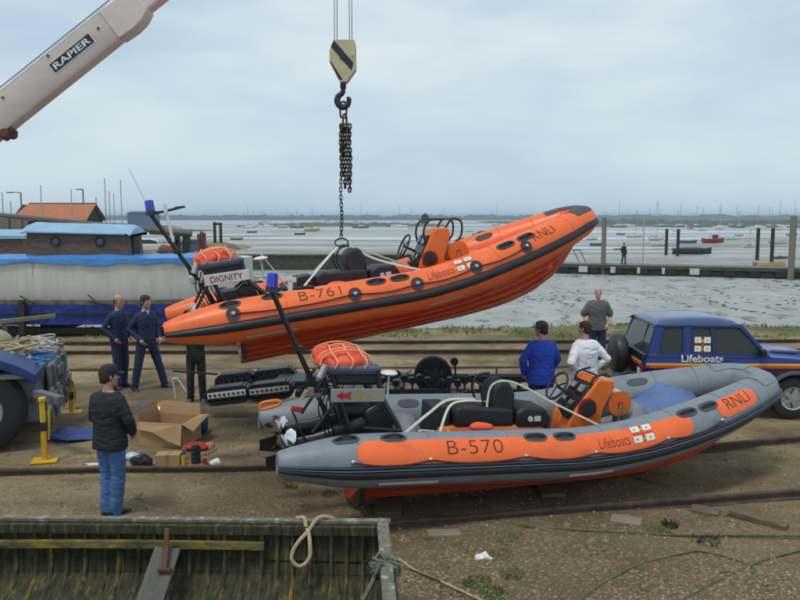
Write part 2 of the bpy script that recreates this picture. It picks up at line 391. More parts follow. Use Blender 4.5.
# air between here and the far shore
hz = bpy.data.materials.new('haze_air'); hz.use_nodes = True; t = hz.node_tree; t.nodes.clear()
o_ = t.nodes.new('ShaderNodeOutputMaterial'); pv = t.nodes.new('ShaderNodeVolumePrincipled'); pv.inputs['Color'].default_value = (.62,.80,.98,1)
pv.inputs['Density'].default_value = .00033; pv.inputs['Anisotropy'].default_value = .0; t.links.new(pv.outputs[0], o_.inputs['Volume'])
mb = MB(); mb.box((0, 4500, 8.5), (16000, 9900, 23.0))
hb_ = mb.build('haze', hz); tag(hb_, kind='stuff')
# ================================================================== rigid inflatable lifeboats
KZ = [(.955,0),(2.2,.03),(3.5,.085),(4.46,.12),(5.0,.165),(5.4,.225),(5.82,.34),(6.2,.52),(6.5,.76),(6.74,1.08)]
CLP = [(0,.874,.76,.10),(.035,.874,.76,.14),(.38,.874,.76,.225),(.80,.874,.76,.286),(1.5,.874,.76,.292),(2.6,.874,.76,.292),(3.5,.874,.765,.292),(4.2,.868,.84,.292),(4.7,.835,.935,.292),(5.2,.76,1.03,.29),(5.7,.64,1.13,.283),(6.1,.525,1.215,.268),(6.4,.425,1.285,.250),(6.62,.345,1.34,.235),(6.735,.25,1.365,.226),(6.77,.12,1.375,.224),(6.775,0,1.375,.224)]
def _sh(x): return x if x < 4.7 else 4.7+(x-4.7)*.935
CLP = [(_sh(a), b, c, r) for a, b, c, r in CLP]; KZ = [(_sh(a), b) for a, b in KZ]
_c = [V((a, -b, c)) for a, b, c, r in CLP]; _r = [r for a, b, c, r in CLP]
_h = catmull([(a, -b, c) for a, b, c, r in CLP], 5); _hr = [v.x for v in catmull([(r, 0, 0) for r in _r], 5)]
CLS = _h[:-1]+[V((p.x, -p.y, p.z)) for p in reversed(_h)]; CLR = _hr[:-1]+list(reversed(_hr))
CLX = [p.x for p in _h]
def _frame(i):
    a = CLS[max(i-1, 0)]; b = CLS[min(i+1, len(CLS)-1)]; t = (b-a).normalized()
    n = t.cross(V((0,0,1))).normalized()          # outward for a path running starboard stern -> bow -> port stern
    return t, n, n.cross(t)
def RT(x, th, side=-1, off=0.0):                  # a point on the tube skin; th = 0 outboard, 90 deg = top
    i = 0
    while i < len(CLX)-2 and CLX[i+1] < x: i += 1
    f = (x-CLX[i])/max(1e-6, CLX[i+1]-CLX[i]); f = max(0, min(1, f))
    t0, n0, u0 = _frame(i); t1, n1, u1 = _frame(i+1); n_ = n0.lerp(n1, f).normalized(); u_ = u0.lerp(u1, f).normalized()
    r = CLR[i]*(1-f)+CLR[i+1]*f+off; p = CLS[i].lerp(CLS[i+1], f)+(n_*cos(th)+u_*sin(th))*r
    return V((p.x, p.y if side < 0 else -p.y, p.z))
D = radians
def patch(mb, x0, x1, t0, t1, side=-1, off=.004, nx=24, nt=10, rx=.12, rt=D(14)):
    # rounded patch following the tube
    rows = []
    for i in range(nx+1):
        u = i/nx; x = x0+(x1-x0)*u; e = min(x-x0, x1-x); k = 1 if e >= rx else sqrt(max(0, 1-((rx-e)/rx)**2))
        a = t0+rt*(1-k); b = t1-rt*(1-k)
        rows.append([RT(x, a+(b-a)*j/nt, side, off) for j in range(nt+1)])
    mb.rings(rows, cap=False, closed=False)
def build_rib(scheme, root):
    S = scheme; tubeM, panelM = S['tube'], S['panel']
    # --- tube
    mb = MB(); rs = []
    for i in range(len(CLS)):
        t, n, u = _frame(i); rs.append([CLS[i]+(n*cos(2*pi*k/28)+u*sin(2*pi*k/28))*CLR[i] for k in range(28)])
    for c in (0, -1):                               # blunt cone ends
        t = _frame(0)[0]; s_ = -1 if c == 0 else -1
    mb.rings(rs); tb = mb.build('inflatable_tube', tubeM, root, smooth=True, ang=40)
    # --- rubbing strake: two black ribs with a grey line between
    def strake(th0, th1, bulge, mt, name, x0=.03):
        mb = MB(); rs = []; K = 8
        for i in range(1, len(CLS)-1):
            t, n, u = _frame(i); row = []
            for k in range(K+1):
                f = k/K; th = th0+(th1-th0)*f; rr = CLR[i]+bulge*sin(pi*f)**.5 if 0 < f < 1 else CLR[i]-.004
                row.append(CLS[i]+(n*cos(th)+u*sin(th))*rr)
            rs.append(row)
        mb.rings(rs, cap=True, closed=True); return mb.build(name, mt, root, smooth=True, ang=60)
    if S['kind'] == 'grey':
        strake(D(-2), D(7), .028, M['strake_blue'], 'rubbing_strake'); strake(D(-24), D(-4), .035, M['rubber'], 'rubbing_strake')
        strake(D(-2)-D(1.6), D(-2)-D(.2), .03, M['rib_grey'], 'rubbing_strake')
    else:
        strake(D(-22), D(3), .035, M['rubber'], 'rubbing_strake'); strake(D(4), D(7), .012, M['strake_blue'], 'rubbing_strake')
    # --- painted panels
    if S['kind'] == 'grey':
        for sd in (-1, 1):
            mb = MB(); patch(mb, .80, 4.93, D(8), D(62), sd, .004, 50); mb.build('side_panel', panelM, root, smooth=True)
            mb = MB(); patch(mb, 5.36, 6.08, D(16), D(66), sd, .004, 20, rx=.16, rt=D(16)); mb.build('bow_panel', panelM, root, smooth=True)
        nose = M['rib_grey']
    else: nose = M['pad_grey']
    
    for sd in (-1, 1): mb = MB(); patch(mb, 6.33, 6.64, D(45), D(130), sd, .008, 14, 10, .03, D(3)); mb.build('bow_pad', nose, root, smooth=True)
    # --- hull
    mb = MB(); xs = [.955+ (6.57-.955)*i/48 for i in range(49)]; rs = []
    for x in xs:
        kz = interp(x, KZ); p = RT(x, D(-118), -1, -.02); yc, zc = -p.y, p.z
        zc = max(zc, kz+.02); half = []
        prof = [(0,0),(.02,.0),(.30,.20),(.33,.185),(.335,.225),(.56,.41),(.59,.39),(.595,.44),(.80,.64),(.84,.62),(.845,.68),(.97,.88),(1.0,1.0)]
        for u, v in prof: half.append((yc*u, kz+(zc-kz)*v))
        ring = [V((x, -y, z)) for y, z in reversed(half)]+[V((x, y, z)) for y, z in half[1:]]
        rs.append(ring)
    mb.rings(rs, cap=False, closed=False)
    mb.add(rs[0], [tuple(range(len(rs[0])))])        # transom
    mb.build('hull', M['hull_orange'], root, smooth=True, ang=20)
    # spray rails
    for u, v in ((.335,.20),(.595,.40),(.845,.635)):
        for sd in (-1, 1):
            mb = MB(); pts = []
            for x in xs[:-4]:
                kz = interp(x, KZ); p = RT(x, D(-118), -1, -.02); pts.append(V((x, sd*-p.y*u, kz+(max(p.z, kz+.02)-kz)*v)))
            mb.tube(pts, .016, 6); mb.build('spray_rail', M['hull_orange'], root, smooth=True)
    # reflective strips under the strake
    for x0, x1 in (((1.02,1.75),(3.62,4.1)) if S['kind'] != 'grey' else ((1.05,1.72),(3.3,3.85))):
        mb = MB(); patch(mb, x0, x1, D(-50 if S['kind'] != 'grey' else -44), D(-42 if S['kind'] != 'grey' else -34), -1, .005, 12, 2, .005, 0); mb.build('reflective_strip', M['silver'] if S['kind'] != 'grey' else M['white'], root, smooth=True)
    # --- deck and transom board
    mb = MB(); rs = []
    for i in range(31):
        x = 1.0+4.7*i/30; p = RT(x, D(-150), -1); k_ = min(1, max(0, (x-3.4)/1.3)); y = -p.y+.06*(1-k_); z = .34*(1-k_)+(p.z-.02)*k_
        rs.append([V((x, -y, z)), V((x, -y*.5, z+.01)), V((x, y*.5, z+.01)), V((x, y, z))])
    mb.rings(rs, cap=False, closed=False); mb.build('deck', S['deck'], root, smooth=True)
    mb = MB(); mb.box((.99, 0, .45), (.06, 1.35, .55)); mb.build('transom', M['black'], root, bevel=.01)
    mb = MB(); mb.box((5.55, 0, .82), (.9, .62, .34)); mb.build('bow_locker', S['tube'], root, bevel=.08, seg=4)
    # --- glued seams round the tubes
    for sd in (-1, 1):
        for x in (.82, 1.62, 2.55, 3.78, 4.75, 5.55, 6.1):
            mb = MB(); mb.tube([RT(x, D(8+a_*9), sd, .0) for a_ in range(20)], .0045, 5); mb.build('seam', S['seam'], root, smooth=True)
    # --- hand-hold patches
    hd = [(.70,72),(1.22,70),(2.88,60),(3.25,60),(4.95,62),(5.28,60)] if S['kind'] == 'grey' else [(.88,60),(1.45,66),(2.9,58),(3.25,58),(4.95,58),(5.30,58)]
    for sd in (-1, 1):
        for x, th in hd:
            mb = MB(); patch(mb, x-.15, x+.15, D(th-13), D(th+13), sd, .008, 14, 6, .1, D(12)); hp = mb.build('hand_hold_patch', M['patch_dark'] if S['kind'] != 'grey' else M['pad_grey'], root, smooth=True)
            mb = MB(); mb.tube(catmull([RT(x-.11, D(th), sd, .0), RT(x-.08, D(th), sd, .03), RT(x, D(th), sd, .045), RT(x+.08, D(th), sd, .03), RT(x+.11, D(th), sd, .0)], 4), .016, 6)
            mb.build('grip', M['rubber'], hp, smooth=True)
    # inner-side hand holds (seen on the far tube)
    for x in (1.9, 3.2, 4.4, 5.3):
        mb = MB(); patch(mb, x-.15, x+.15, D(118), D(142), 1, .008, 12, 6, .1, D(11)); mb.build('hand_hold_patch', M['patch_dark'] if S['kind'] != 'grey' else M['pad_grey'], root, smooth=True)
    # --- lifeline round the side, on D-ring pads
    px = [.9, 2.56, 3.47, 4.38, 5.2] if S['kind'] != 'grey' else [.75, 1.60, 2.72, 3.6, 4.55, 5.35]
    for sd in (-1, 1):
        path = []
        for a, b in zip(px, px[1:]):
            for k in range(10):
                f = k/10; path.append(RT(a+(b-a)*f, D((27 if S['kind'] != 'grey' else 15)-9*4*f*(1-f)), sd, .018))
        path.append(RT(px[-1], D(27 if S['kind'] != 'grey' else 15), sd, .018))
        mb = MB(); mb.tube(path, .011, 6); mb.build('lifeline', M['lifeline'], root, smooth=True)
        for x in px:
            th = D(27 if S['kind'] != 'grey' else 15)
            if S['kind'] != 'grey':
                mb = MB(); c = RT(x, th, sd, .006); n = (RT(x, th, sd, .2)-c).normalized(); mb.cyl(c-n*.004, c+n*.006, .095, 20); pad = mb.build('ring_pad', M['patch_dark'], root, smooth=True)
                mb = MB(); mb.cyl(c+n*.004, c+n*.03, .028, 10); mb.ell(c+n*.03+V((0,0,-.01)), (.02,.02,.03), 8, 6); mb.build('ring', M['steel'], pad, smooth=True)
            else:
                mb = MB(); c = RT(x, th, sd, .008); mb.ell(c, (.03,.02,.03), 8, 6); mb.build('ring', M['steel'], root, smooth=True)
    # --- writing
    def tf(x0, th0, sd=-1, dx=1): return lambda x, y: RT(x0+x, D(th0)+y/.292, sd, .009)
    thn = 25 if S['kind'] == 'grey' else 33
    text_on('registration_number', S['number'], tf(1.80, thn, -1), .65 if S['kind'] == 'grey' else .58, M['letter'], root, offset=-.018, height=.155, space=1.05)
    text_on('lettering', 'Lifeboats', tf(3.66, thn-3, -1), .40, M['letter_red'], root, offset=-.012, height=.12)
    text_on('lettering', 'RNLI', tf(5.52 if S['kind'] == 'grey' else 5.38, 32, -1), .42 if S['kind'] == 'grey' else .40, M['letter'], root, offset=-.02, height=.15)
    flag(lambda x, y: RT(4.11+x, D(thn-3)+y/.292, -1, .010), .27, .20, root)
    # --- A-frame with equipment box, air bag, name board
    af = MB(); dz = -.13 if S['kind'] != 'grey' else 0.0
    for s_ in (-1, 1):
        af.tube(catmull([(1.50, s_*.55, .62), (1.42, s_*.52, 1.0), (1.22, s_*.44, 1.35+dz), (1.16, s_*.41, 1.66+dz)], 5), .032, 10)
        af.tube([(.98, s_*.48, .62), (.86, s_*.43, 1.0), (.62, s_*.40, 1.64+dz)], .028, 10)
        af.tube([(.60, s_*.41, 1.62+dz), (1.18, s_*.41, 1.62+dz)], .026, 8)
        af.tube([(1.0, s_*.52, 1.02), (1.42, s_*.58, 1.0)], .02, 8)
        af.tube([(.45, s_*.40, .95), (.72, s_*.46, 1.36)], .02, 8)
    af.tube([(.62,-.41,1.62+dz),(.62,.41,1.62+dz)], .026, 8); af.tube([(1.17,-.41,1.62+dz),(1.17,.41,1.62+dz)], .026, 8); af.tube([(1.44,-.58,.9),(1.44,.58,.9)], .022, 8)
    af.tube([(.86,-.5,1.0),(.86,.5,1.0)], .022, 8); af.tube([(1.24,-.44,1.32+dz),(1.24,.44,1.32+dz)], .02, 8)
    A = af.build('roll_frame', M['black'], root, smooth=True)
    mb = MB(); mb.box((.88, 0, 1.665+dz), (.64, .86, .07)); mb.build('equipment_tray', M['box_blue'], A, bevel=.02)
    mb = MB(); mb.box((.92, -.02, 1.56+dz), (.50, .80, .15)); mb.build('equipment_tray', M['blackcloth'], A, bevel=.03)
    mb = MB(); mb.box((.95, 0, 1.17+dz), (.40, .66, .13)); mb.box((1.0, .05, .92), (.3, .6, .2)); mb.box((.8, -.3, .85), (.2, .12, .3)); mb.build('battery_box', M['blackcloth'], A, bevel=.04, seg=3)
    mb = MB(); mb.ell((.80, 0, 1.70+dz), (.30, .38, .14), 40, 20); mb.disp(.075, 6.2, 3 if S['kind'] == 'grey' else 8); mb.disp(.02, 14, 1)
    bag = mb.build('self_righting_bag', M['bagred'], A, smooth=True, ang=80)
    for y in (-.28, -.12, .10, .28):
        mb = MB(); mb.tube(catmull([(.52, y, 1.68+dz), (.58, y+.02, 1.80+dz), (.84, y-.02, 1.87+dz), (1.08, y+.03, 1.80+dz), (1.16, y, 1.68+dz)], 6), .010, 6); mb.disp(.01, 6, int(y*10)); mb.build('lashing', M['bag_lash'], bag, smooth=True)
    for x in (.66, .84, 1.0):
        mb = MB(); mb.tube(catmull([(x, -.42, 1.67+dz), (x+.03, -.42, 1.76+dz), (x-.02, -.28, 1.84+dz), (x, 0, 1.87+dz), (x, .34, 1.80+dz)], 6), .010, 6); mb.build('lashing', M['bag_lash'], bag, smooth=True)
    # name board on the starboard side
    yb = -.50; mb = MB(); mb.box((.925, yb, 1.33 if S['kind'] != 'grey' else 1.39), (.62, .02, .15)); nb = mb.build('name_board', S['board'], A, bevel=.006)
    zb = (1.33 if S['kind'] != 'grey' else 1.39)
    if S['kind'] != 'grey': text_on('lettering', 'DIGNITY', lambda x, y: V((.70+x, yb-.0135, zb-.045+y)), .44, M['black'], nb, height=.085)
    else:
        text_on('lettering', 'RUMLEY HALL', lambda x, y: V((.86+x, yb-.0135, zb-.035+y)), .34, M['gold'], nb, height=.075, offset=.01)
        mb = MB(); mb.add([V((.67, yb-.0135, zb)), V((.75, yb-.0135, zb+.05)), V((.75, yb-.0135, zb+.02)), V((.85, yb-.0135, zb+.045)), V((.83, yb-.0135, zb)), V((.85, yb-.0135, zb-.045)), V((.75, yb-.0135, zb-.02)), V((.75, yb-.0135, zb-.05))], [(0,1,2,7),(0,2,7),(2,3,4,5,6)][:1]+[(2,3,4,5,6)]+[(0,2,6)]); mb.build('emblem', M['red'], nb, recalc=False)
    # gps dome and small lamp
    mb = MB(); mb.cyl((1.50, .30, 1.15), (1.50, .30, 1.45), .014, 8); mb.ell((1.50, .30, 1.47), (.11,.11,.035), 16, 8); mb.build('gps_dome', M['white'], A, smooth=True)
    mb = MB(); mb.cyl((.50, -.42, 1.58+dz), (.56, -.42, 1.72+dz), .045, 12); mb.build('hand_lamp', M['steel'], A, smooth=True)
    mb = MB()
    for k in range(6):
        a = V((.55+.05*k, -.42+.03*k, 1.45)); mb.tube(catmull([a, a+V((-.06,-.03,-.2)), a+V((.02,.02,-.45)), a+V((.12,.02,-.75))], 6), .009, 5)
    mb.build('cable', M['black'], A, smooth=True)
    # light pole
    P0, P1 = V((.66, 0 if S['kind'] != 'grey' else -.12, 1.06)), V((.06 if S['kind'] != 'grey' else -.03, 0 if S['kind'] != 'grey' else -.12, 2.32 if S['kind'] != 'grey' else 2.50))
    dv = (P1-P0)
    mb = MB(); mb.tube([P0, P1], .03, 10); mb.tube([P0+V((.1,0,-.35)), P0], .04, 10); mb.box(P0+dv*.30, (.10,.12,.06)); mb.box(P0+dv*.55, (.10,.1,.05))
    pole = mb.build('light_pole', M['black'], root, smooth=True)
    mb = MB(); mb.cyl(P1+V((0,0,-.01)), P1+V((0,0,.05)), .085, 18, r2=.07); mb.tube([P1+V((0,0,.02)), P1+V((.16,0,.02)), P1+V((.42,-.02,.05))], .018, 8); mb.box(P1+V((.40,-.02,.05)), (.14,.04,.035)); mb.build('lamp_bracket', M['black'], pole, smooth=True)
    mb = MB(); mb.cyl(P1+V((0,0,.05)), P1+V((0,0,.19)), .066, 20, r2=.062); mb.ell(P1+V((0,0,.19)), (.062,.062,.02), 20, 6); mb.build('blue_lamp', M['blue_glass'], pole, smooth=True)
    mb = MB(); q = P1+V((.20,0,.0)); mb.box(q+V((0,0,.06)), (.05,.05,.12)); mb.box(q+V((.02,0,.13)), (.09,.05,.05)) if S['kind'] == 'grey' else mb.tube( [q+V((.03,0,-.42)), q+V((0,0,.12))], .022, 8); mb.build('antenna', M['white'], pole, smooth=True)
    mb = MB(); q = P0+dv*.18+V((-.03,-.06,0)); mb.box(q, (.14,.05,.05)); mb.box(q+V((-.06,-.02,.05)), (.07,.07,.1)); mb.build('bracket', M['steel'], pole, bevel=.005)
    if S['kind'] != 'grey':
        mb = MB(); mb.tube([P1+V((-.02,0,.1)), P1+V((-.19,0,.66))], .004, 5); mb.build('whip_antenna', M['silver'], pole, smooth=True)
        mb = MB(); mb.tube([(1.95,.42,.80), (1.63,.42,1.35), (1.28,.42,1.97)], [.011,.008,.005], 6); mb.build('whip_antenna', M['white'], root, smooth=True)
    # --- outboard engines
    for i, y in enumerate((-.24, .24)):
        E = empty('outboard_engine', (1.08, y, 1.0), (0, radians(S['tilt'] if i == 0 else S['tilt']+3), 0)); E.parent = root; E.scale = (S['esc'],)*3
        mb = MB(); pr = [(-.15,.02),(-.16,.18),(-.12,.26),(.08,.29),(.17,.24),(.18,.04),(.12,-.03)]; mb.prism(pr, -.12, .12); mb.build('engine_cowl', M['black'], E, bevel=.05, seg=4)
        rs = []
        for z, a, b, x0 in ((.0,.12,.1,.0),(-.25,.1,.065,-.01),(-.5,.11,.05,-.03),(-.66,.13,.03,-.05),(-.78,.14,.03,-.05)):
            rs.append([V((x0+a*cos(2*pi*k/14), b*sin(2*pi*k/14), z)) for k in range(14)])
        mb = MB(); mb.rings(rs); mb.box((-.08,0,-.60), (.42,.2,.015)); mb.build('engine_leg', M['black'], E, smooth=True)
        rs = []
        for x, r in ((.17,.01),(.13,.045),(.02,.062),(-.12,.058),(-.17,.05)): rs.append([V((x, r*cos(2*pi*k/14), -.80+r*sin(2*pi*k/14))) for k in range(14)])
        mb = MB(); mb.rings(rs); mb.prism([(.08,-.84),(-.12,-.84),(-.15,-1.02),(-.05,-1.06),(.02,-.95)], -.008, .008); mb.build('gearcase', M['black'], E, smooth=True)
        mb = MB(); mb.cyl((-.17,0,-.80), (-.29,0,-.80), .045, 14, r2=.03)
        for k in range(3):
            a0 = 2*pi*k/3+i*.6; rr = []
            for r in (.035, .08, .125, .155):
                wd = {.035:.35,.08:.62,.125:.60,.155:.30}[r]
                rr.append([V((-.23+.055*f*wd/.5, r*cos(a0+wd*f), -.80+r*sin(a0+wd*f))) for f in (-1,-.5,0,.5,1)])
            top = [[p+V((.006,0,0)) for p in r_] for r_ in rr]
            mb.rings(rr, cap=False, closed=False); mb.rings(top, cap=False, closed=False)
        mb.build('propeller', M['chrome'], E, smooth=True, ang=50)
    # --- seats
    mb = MB(); mb.prism([(1.95,.34),(2.0,.92),(3.42,.92),(3.5,.34)], -.22, .22); mb.build('seat_pod', M['orange_paint'], root, bevel=.05, seg=3)
    def cushion(prof, w_, name='seat_cushion'):
        mb = MB(); mb.prism(prof, -w_, w_); return mb.build(name, M['blackcloth'], root, bevel=.045, seg=4)
    cushion([(2.22,.90),(2.18,1.12),(2.28,1.17),(2.78,1.14),(2.98,1.12),(3.0,.90)], .22)
    cushion([(2.72,1.08),(2.68,1.22),(2.70,1.38),(2.80,1.46),(2.93,1.44),(3.0,1.30),(3.0,1.08)], .19, 'back_rest')
    cushion([(3.02,.86),(3.02,1.08),(3.15,1.15),(3.42,1.12),(3.50,1.0),(3.48,.86)], .22)
    mb = MB(); mb.box((2.04, .02, .98), (.24, .40, .36)); mb.build('locker', M['blackcloth'], root, bevel=.02)
    mb = MB(); mb.cyl((3.20,-.235,1.0), (3.20,-.25,1.0), .035, 12); mb.box((3.30,-.235,1.0), (.08,.02,.06)); mb.build('gauge', M['signwhite'], root)
    mb = MB()
    for y in (-.15, .15): mb.tube(catmull([(2.66,y,1.05),(2.56,y,1.30),(2.62,y,1.47),(2.78,y,1.50)], 5), .014, 8)
    mb.tube([(2.58,-.15,1.40),(2.58,.15,1.40)], .014, 8); mb.build('grab_rail', M['black'], root, smooth=True)
    # --- console
    hc = 1.58 if S['kind'] != 'grey' else 1.50; pr = [(3.72,.34),(3.74,.96),(3.80,1.08),(4.04,hc-.10),(4.12,hc),(4.34,hc-.02),(4.36,hc-.12),(4.22,1.10),(4.20,.95),(4.34,.34)]
    mb = MB(); mb.prism(pr, -.24, .24); cn = mb.build('console', M['orange_paint'], root, bevel=.03, seg=3)
    sl = atan2(hc-.10-1.08, .24); 
    def onslope(f, y, d): 
        a, b = V((3.80,0,1.08)), V((4.04,0,hc-.10)); p = a.lerp(b, f); n = V((-sin(sl), 0, cos(sl))); return p+n*d+V((0,y,0))
    Rs = Euler((0, -sl, 0)).to_matrix()
    mb = MB(); mb.box(onslope(.52, 0, .012), (.44,.42,.022), Rs); mb.build('instrument_panel', M['black'], cn, bevel=.008)
    for f, y, w_, h_ in ((.78,-.11,.18,.16),(.80,.10,.15,.13),(.22,-.10,.13,.09),(.25,.09,.15,.10)):
        mb = MB(); mb.box(onslope(f, y, .03), (h_, w_, .035), Rs); ip_ = mb.build('instrument', M['black'], cn, bevel=.01)
        mb = MB(); mb.box(onslope(f, y, .0485), (h_*.62, w_*.68, .004), Rs); mb.build('instrument_face', M['instr'], ip_)
    mb = MB(); c = V((3.97,-.245,1.13)); mb.cyl(c, c+V((0,-.03,0)), .125, 28); sp = mb.build('speaker', M['speaker_rim'], cn, smooth=True)
    mb = MB(); mb.cyl(c+V((0,-.028,0)), c+V((0,-.045,0)), .10, 24); mb.cyl(c+V((0,-.04,0)), c+V((0,-.055,0)), .04, 16); mb.build('speaker_cone', M['rubber'], sp, smooth=True)
    mb = MB(); mb.box((3.74,-.15,1.08), (.12,.16,.16), (0,-.5,0)); mb.tube([(3.74,-.15,1.1),(3.66,-.15,1.24)], .018, 8); mb.build('throttle', M['black'], cn, bevel=.02)
    wc = V((3.66, .0, 1.36)); wn = V((-cos(.55), 0, sin(.55))); e1 = V((0,1,0)); e2 = wn.cross(e1)
    mb = MB(); mb.tube([wc+(e1*cos(2*pi*k/28)+e2*sin(2*pi*k/28))*.19 for k in range(28)], .016, 8, loop=True)
    for a in (pi/2, pi/2+2.1, pi/2-2.1): mb.tube([wc, wc+(e1*cos(a)+e2*sin(a))*.19], .011, 6)
    mb.tube([wc, wc-wn*.2], .02, 8); mb.build('steering_wheel', M['rubber'], cn, smooth=True)
    mb = MB()
    for y in (-.20, .20):
        mb.tube(catmull([(3.96,y,1.34),(3.94,y,1.54),(4.04,y,1.70),(4.24,y,1.70)], 6) if S['kind'] != 'grey' else catmull([(4.02,y,1.36),(4.06,y,1.50),(4.24,y,1.56)], 6), .017, 8)
    if S['kind'] != 'grey':
        mb.tube(catmull([(4.30,-.20,1.56),(4.42,-.20,1.68),(4.56,-.2,1.62),(4.54,-.20,1.42),(4.42,-.2,1.30)], 6), .017, 8)
        mb.tube(catmull([(4.30,.20,1.56),(4.42,.20,1.68),(4.56,.2,1.62),(4.54,.20,1.42),(4.42,.2,1.30)], 6), .017, 8); mb.tube([(4.43,-.2,1.68),(4.43,.2,1.68)], .017, 8)
    mb.tube([(4.04,-.20,1.69),(4.04,.20,1.69)] if S['kind'] != 'grey' else [(4.12,-.2,1.53),(4.12,.2,1.53)], .014, 8); mb.build('hand_rail', M['black'], cn, smooth=True)
    # rope drum ahead of the console
    dc = V((4.46, 0, 1.17)); dr = MB()
    dr.cyl(dc+V((0,-.22,0)), dc+V((0,-.20,0)), .165, 28); dr.cyl(dc+V((0,-.20,0)), dc+V((0,.20,0)), .05, 16); dr.cyl(dc+V((0,.20,0)), dc+V((0,.22,0)), .165, 28)
    DR = dr.build('rope_drum', M['orange_paint'], root, smooth=True)
    mb = MB(); mb.cyl(dc+V((0,-.235,0)), dc+V((0,-.215,0)), .035, 14); mb.build('drum_hub', M['red'], DR, smooth=True)
    mb = MB(); path = []
    for k in range(200): a = k*.55; yy = -.18+.36*abs(((k/40)%2)-1); path.append(dc+V((cos(a)*(.135+.01*((k//40)%2)), yy, sin(a)*(.135+.01*((k//40)%2)))))
    mb.tube(path, .016, 5); mb.cyl(dc+V((0,-.2,0)), dc+V((0,.2,0)), .12, 20); mb.build('wound_rope', M['rope_white'], DR, smooth=True)
    for y in (-.15, .15): mb = MB(); mb.tube([dc+V((0,y*1.6,0)), dc+V((-.06,y*1.6,-.80))], .018, 8); mb.build('drum_stand', M['steel'], DR, smooth=True)
    mb = MB(); mb.ell((4.78, 0, .90), (.20,.30,.26), 24, 14); mb.disp(.04, 5, 2); mb.build('anchor_bag', M['bag_grey'] if S['kind'] == 'grey' else M['rib_orange'], root, smooth=True, ang=80)
    # rope bits inside
    rr = random.Random(5); mb = MB(); c = V((1.95, -.35, .75))
    for k in range(5):
        mb.tube(catmull([c+V((.25*cos(a*1.05+k)+rr.uniform(-.05,.05), .16*sin(a+k)+rr.uniform(-.04,.04), .02*a+rr.uniform(-.02,.03))) for a in range(7)], 5), .014, 6)
    mb.build('coiled_rope', M['rope_white'], root, smooth=True)
    mb = MB(); mb.ell((2.45,-.46,.98), (.16,.09,.05), 16, 8); mb.disp(.025, 7, 5); mb.build('orange_pouch', M['bagred'], root, smooth=True, ang=80)
    mb = MB(); mb.ell((1.66,.25,.70), (.30,.40,.28), 20, 12); mb.disp(.05, 5, 2); mb.build('grey_cover', M['bag_grey'], root, smooth=True, ang=80)
def flag(fn, w_, h_, parent, big=False):
    # small white house flag: white quarters, red cross, gold and blue device
    def quad(mb, x0, y0, x1, y1, n=3):
        rows = [[fn(x0+(x1-x0)*i/n+.06*(y0+(y1-y0)*j/n), y0+(y1-y0)*j/n) for j in range(n+1)] for i in range(n+1)]
        mb.rings(rows, cap=False, closed=False)
    mb = MB(); g = .030*w_/.34
    quad(mb, 0, 0, w_/2-g, h_/2-g); quad(mb, w_/2+g, 0, w_, h_/2-g); quad(mb, 0, h_/2+g, w_/2-g, h_); quad(mb, w_/2+g, h_/2+g, w_, h_)
    F_ = mb.build('flag_emblem', M['flag_white'], parent, recalc=False)
    mb = MB(); quad(mb, w_/2-g*.3, 0, w_/2+g*.3, h_, 4); quad(mb, 0, h_/2-g*.22, w_/2-g*.4, h_/2+g*.22); quad(mb, w_/2+g*.4, h_/2-g*.22, w_, h_/2+g*.22); mb.build('flag_cross', M['red'], F_, recalc=False)
    old = fn
    fn2 = lambda x, y: old(x, y)+(old(x, y)-old(x, y))  # same surface
    mb = MB(); c = (w_/2, h_/2)
    def q2(x0, y0, x1, y1):
        vs = [old(x0+.06*y0, y0), old(x1+.06*y0, y0), old(x1+.06*y1, y1), old(x0+.06*y1, y1)]
        nn = (vs[1]-vs[0]).cross(vs[3]-vs[0]).normalized()*.003
        mb.add([v+nn for v in vs], [(0,1,2,3)])
    q2(c[0]-.006*w_/.34, h_*.12, c[0]+.006*w_/.34, h_*.62); q2(c[0]-.028*w_/.34, h_*.12, c[0]+.028*w_/.34, h_*.2); q2(c[0]-.03*w_/.34, h_*.66, c[0]+.03*w_/.34, h_*.8)
    mb.build('flag_device', M['gold'], F_, recalc=False)
    mb = MB()
    for (a, b) in ((.16,.78),(.78,.78),(.16,.2),(.8,.2)): q2(w_*a-.014, h_*b-.012, w_*a+.014, h_*b+.012)
    mb.build('flag_letters', M['signgrey'], F_, recalc=False)
M.update(
 strake_blue=mat('strake_navy', (.022,.032,.06), .45), letter_red=mat('letter_red', (.22,.03,.03), .6), gold=mat('gold_paint', (.6,.40,.03), .5),
 box_blue=mat('tray_blue_grey', (.07,.10,.15), .4, var=.3), bag_lash=mat('orange_lashing', (.85,.35,.2), .7), speaker_rim=mat('speaker_rim', (.28,.015,.015), .4),
 bag_grey=mat('grey_canvas', (.2,.22,.24), .7, var=.3, bump=.3, bs=10), flag_white=mat('flag_white', (.75,.74,.68), .6, var=.04))
def pose_root(name, T, yaw, pit, rol):
    R = Matrix.Rotation(yaw, 3, 'Z') @ Matrix.Rotation(-pit, 3, 'Y') @ Matrix.Rotation(rol, 3, 'X')
    o = empty(name, T); o.rotation_euler = R.to_euler(); return o
RIB1 = pose_root('lifeboat', (-3.256, 11.056, 1.139), .28, .132, .001)
tag(RIB1, 'all-orange inflatable lifeboat B-761 with DIGNITY board, hanging from the crane hook', 'lifeboat', 'two inflatable lifeboats')
build_rib(dict(kind='orange', seam=mat('seam_orange', (.6,.11,.03), .6), tube=M['rib_orange'], panel=M['rib_orange'], deck=M['rib_orange'], board=M['signwhite'], number='B-761', tilt=60, esc=.85), RIB1)
RIB2 = pose_root('lifeboat', (-1.574, 8.766, .10), .286, -.053, .022)
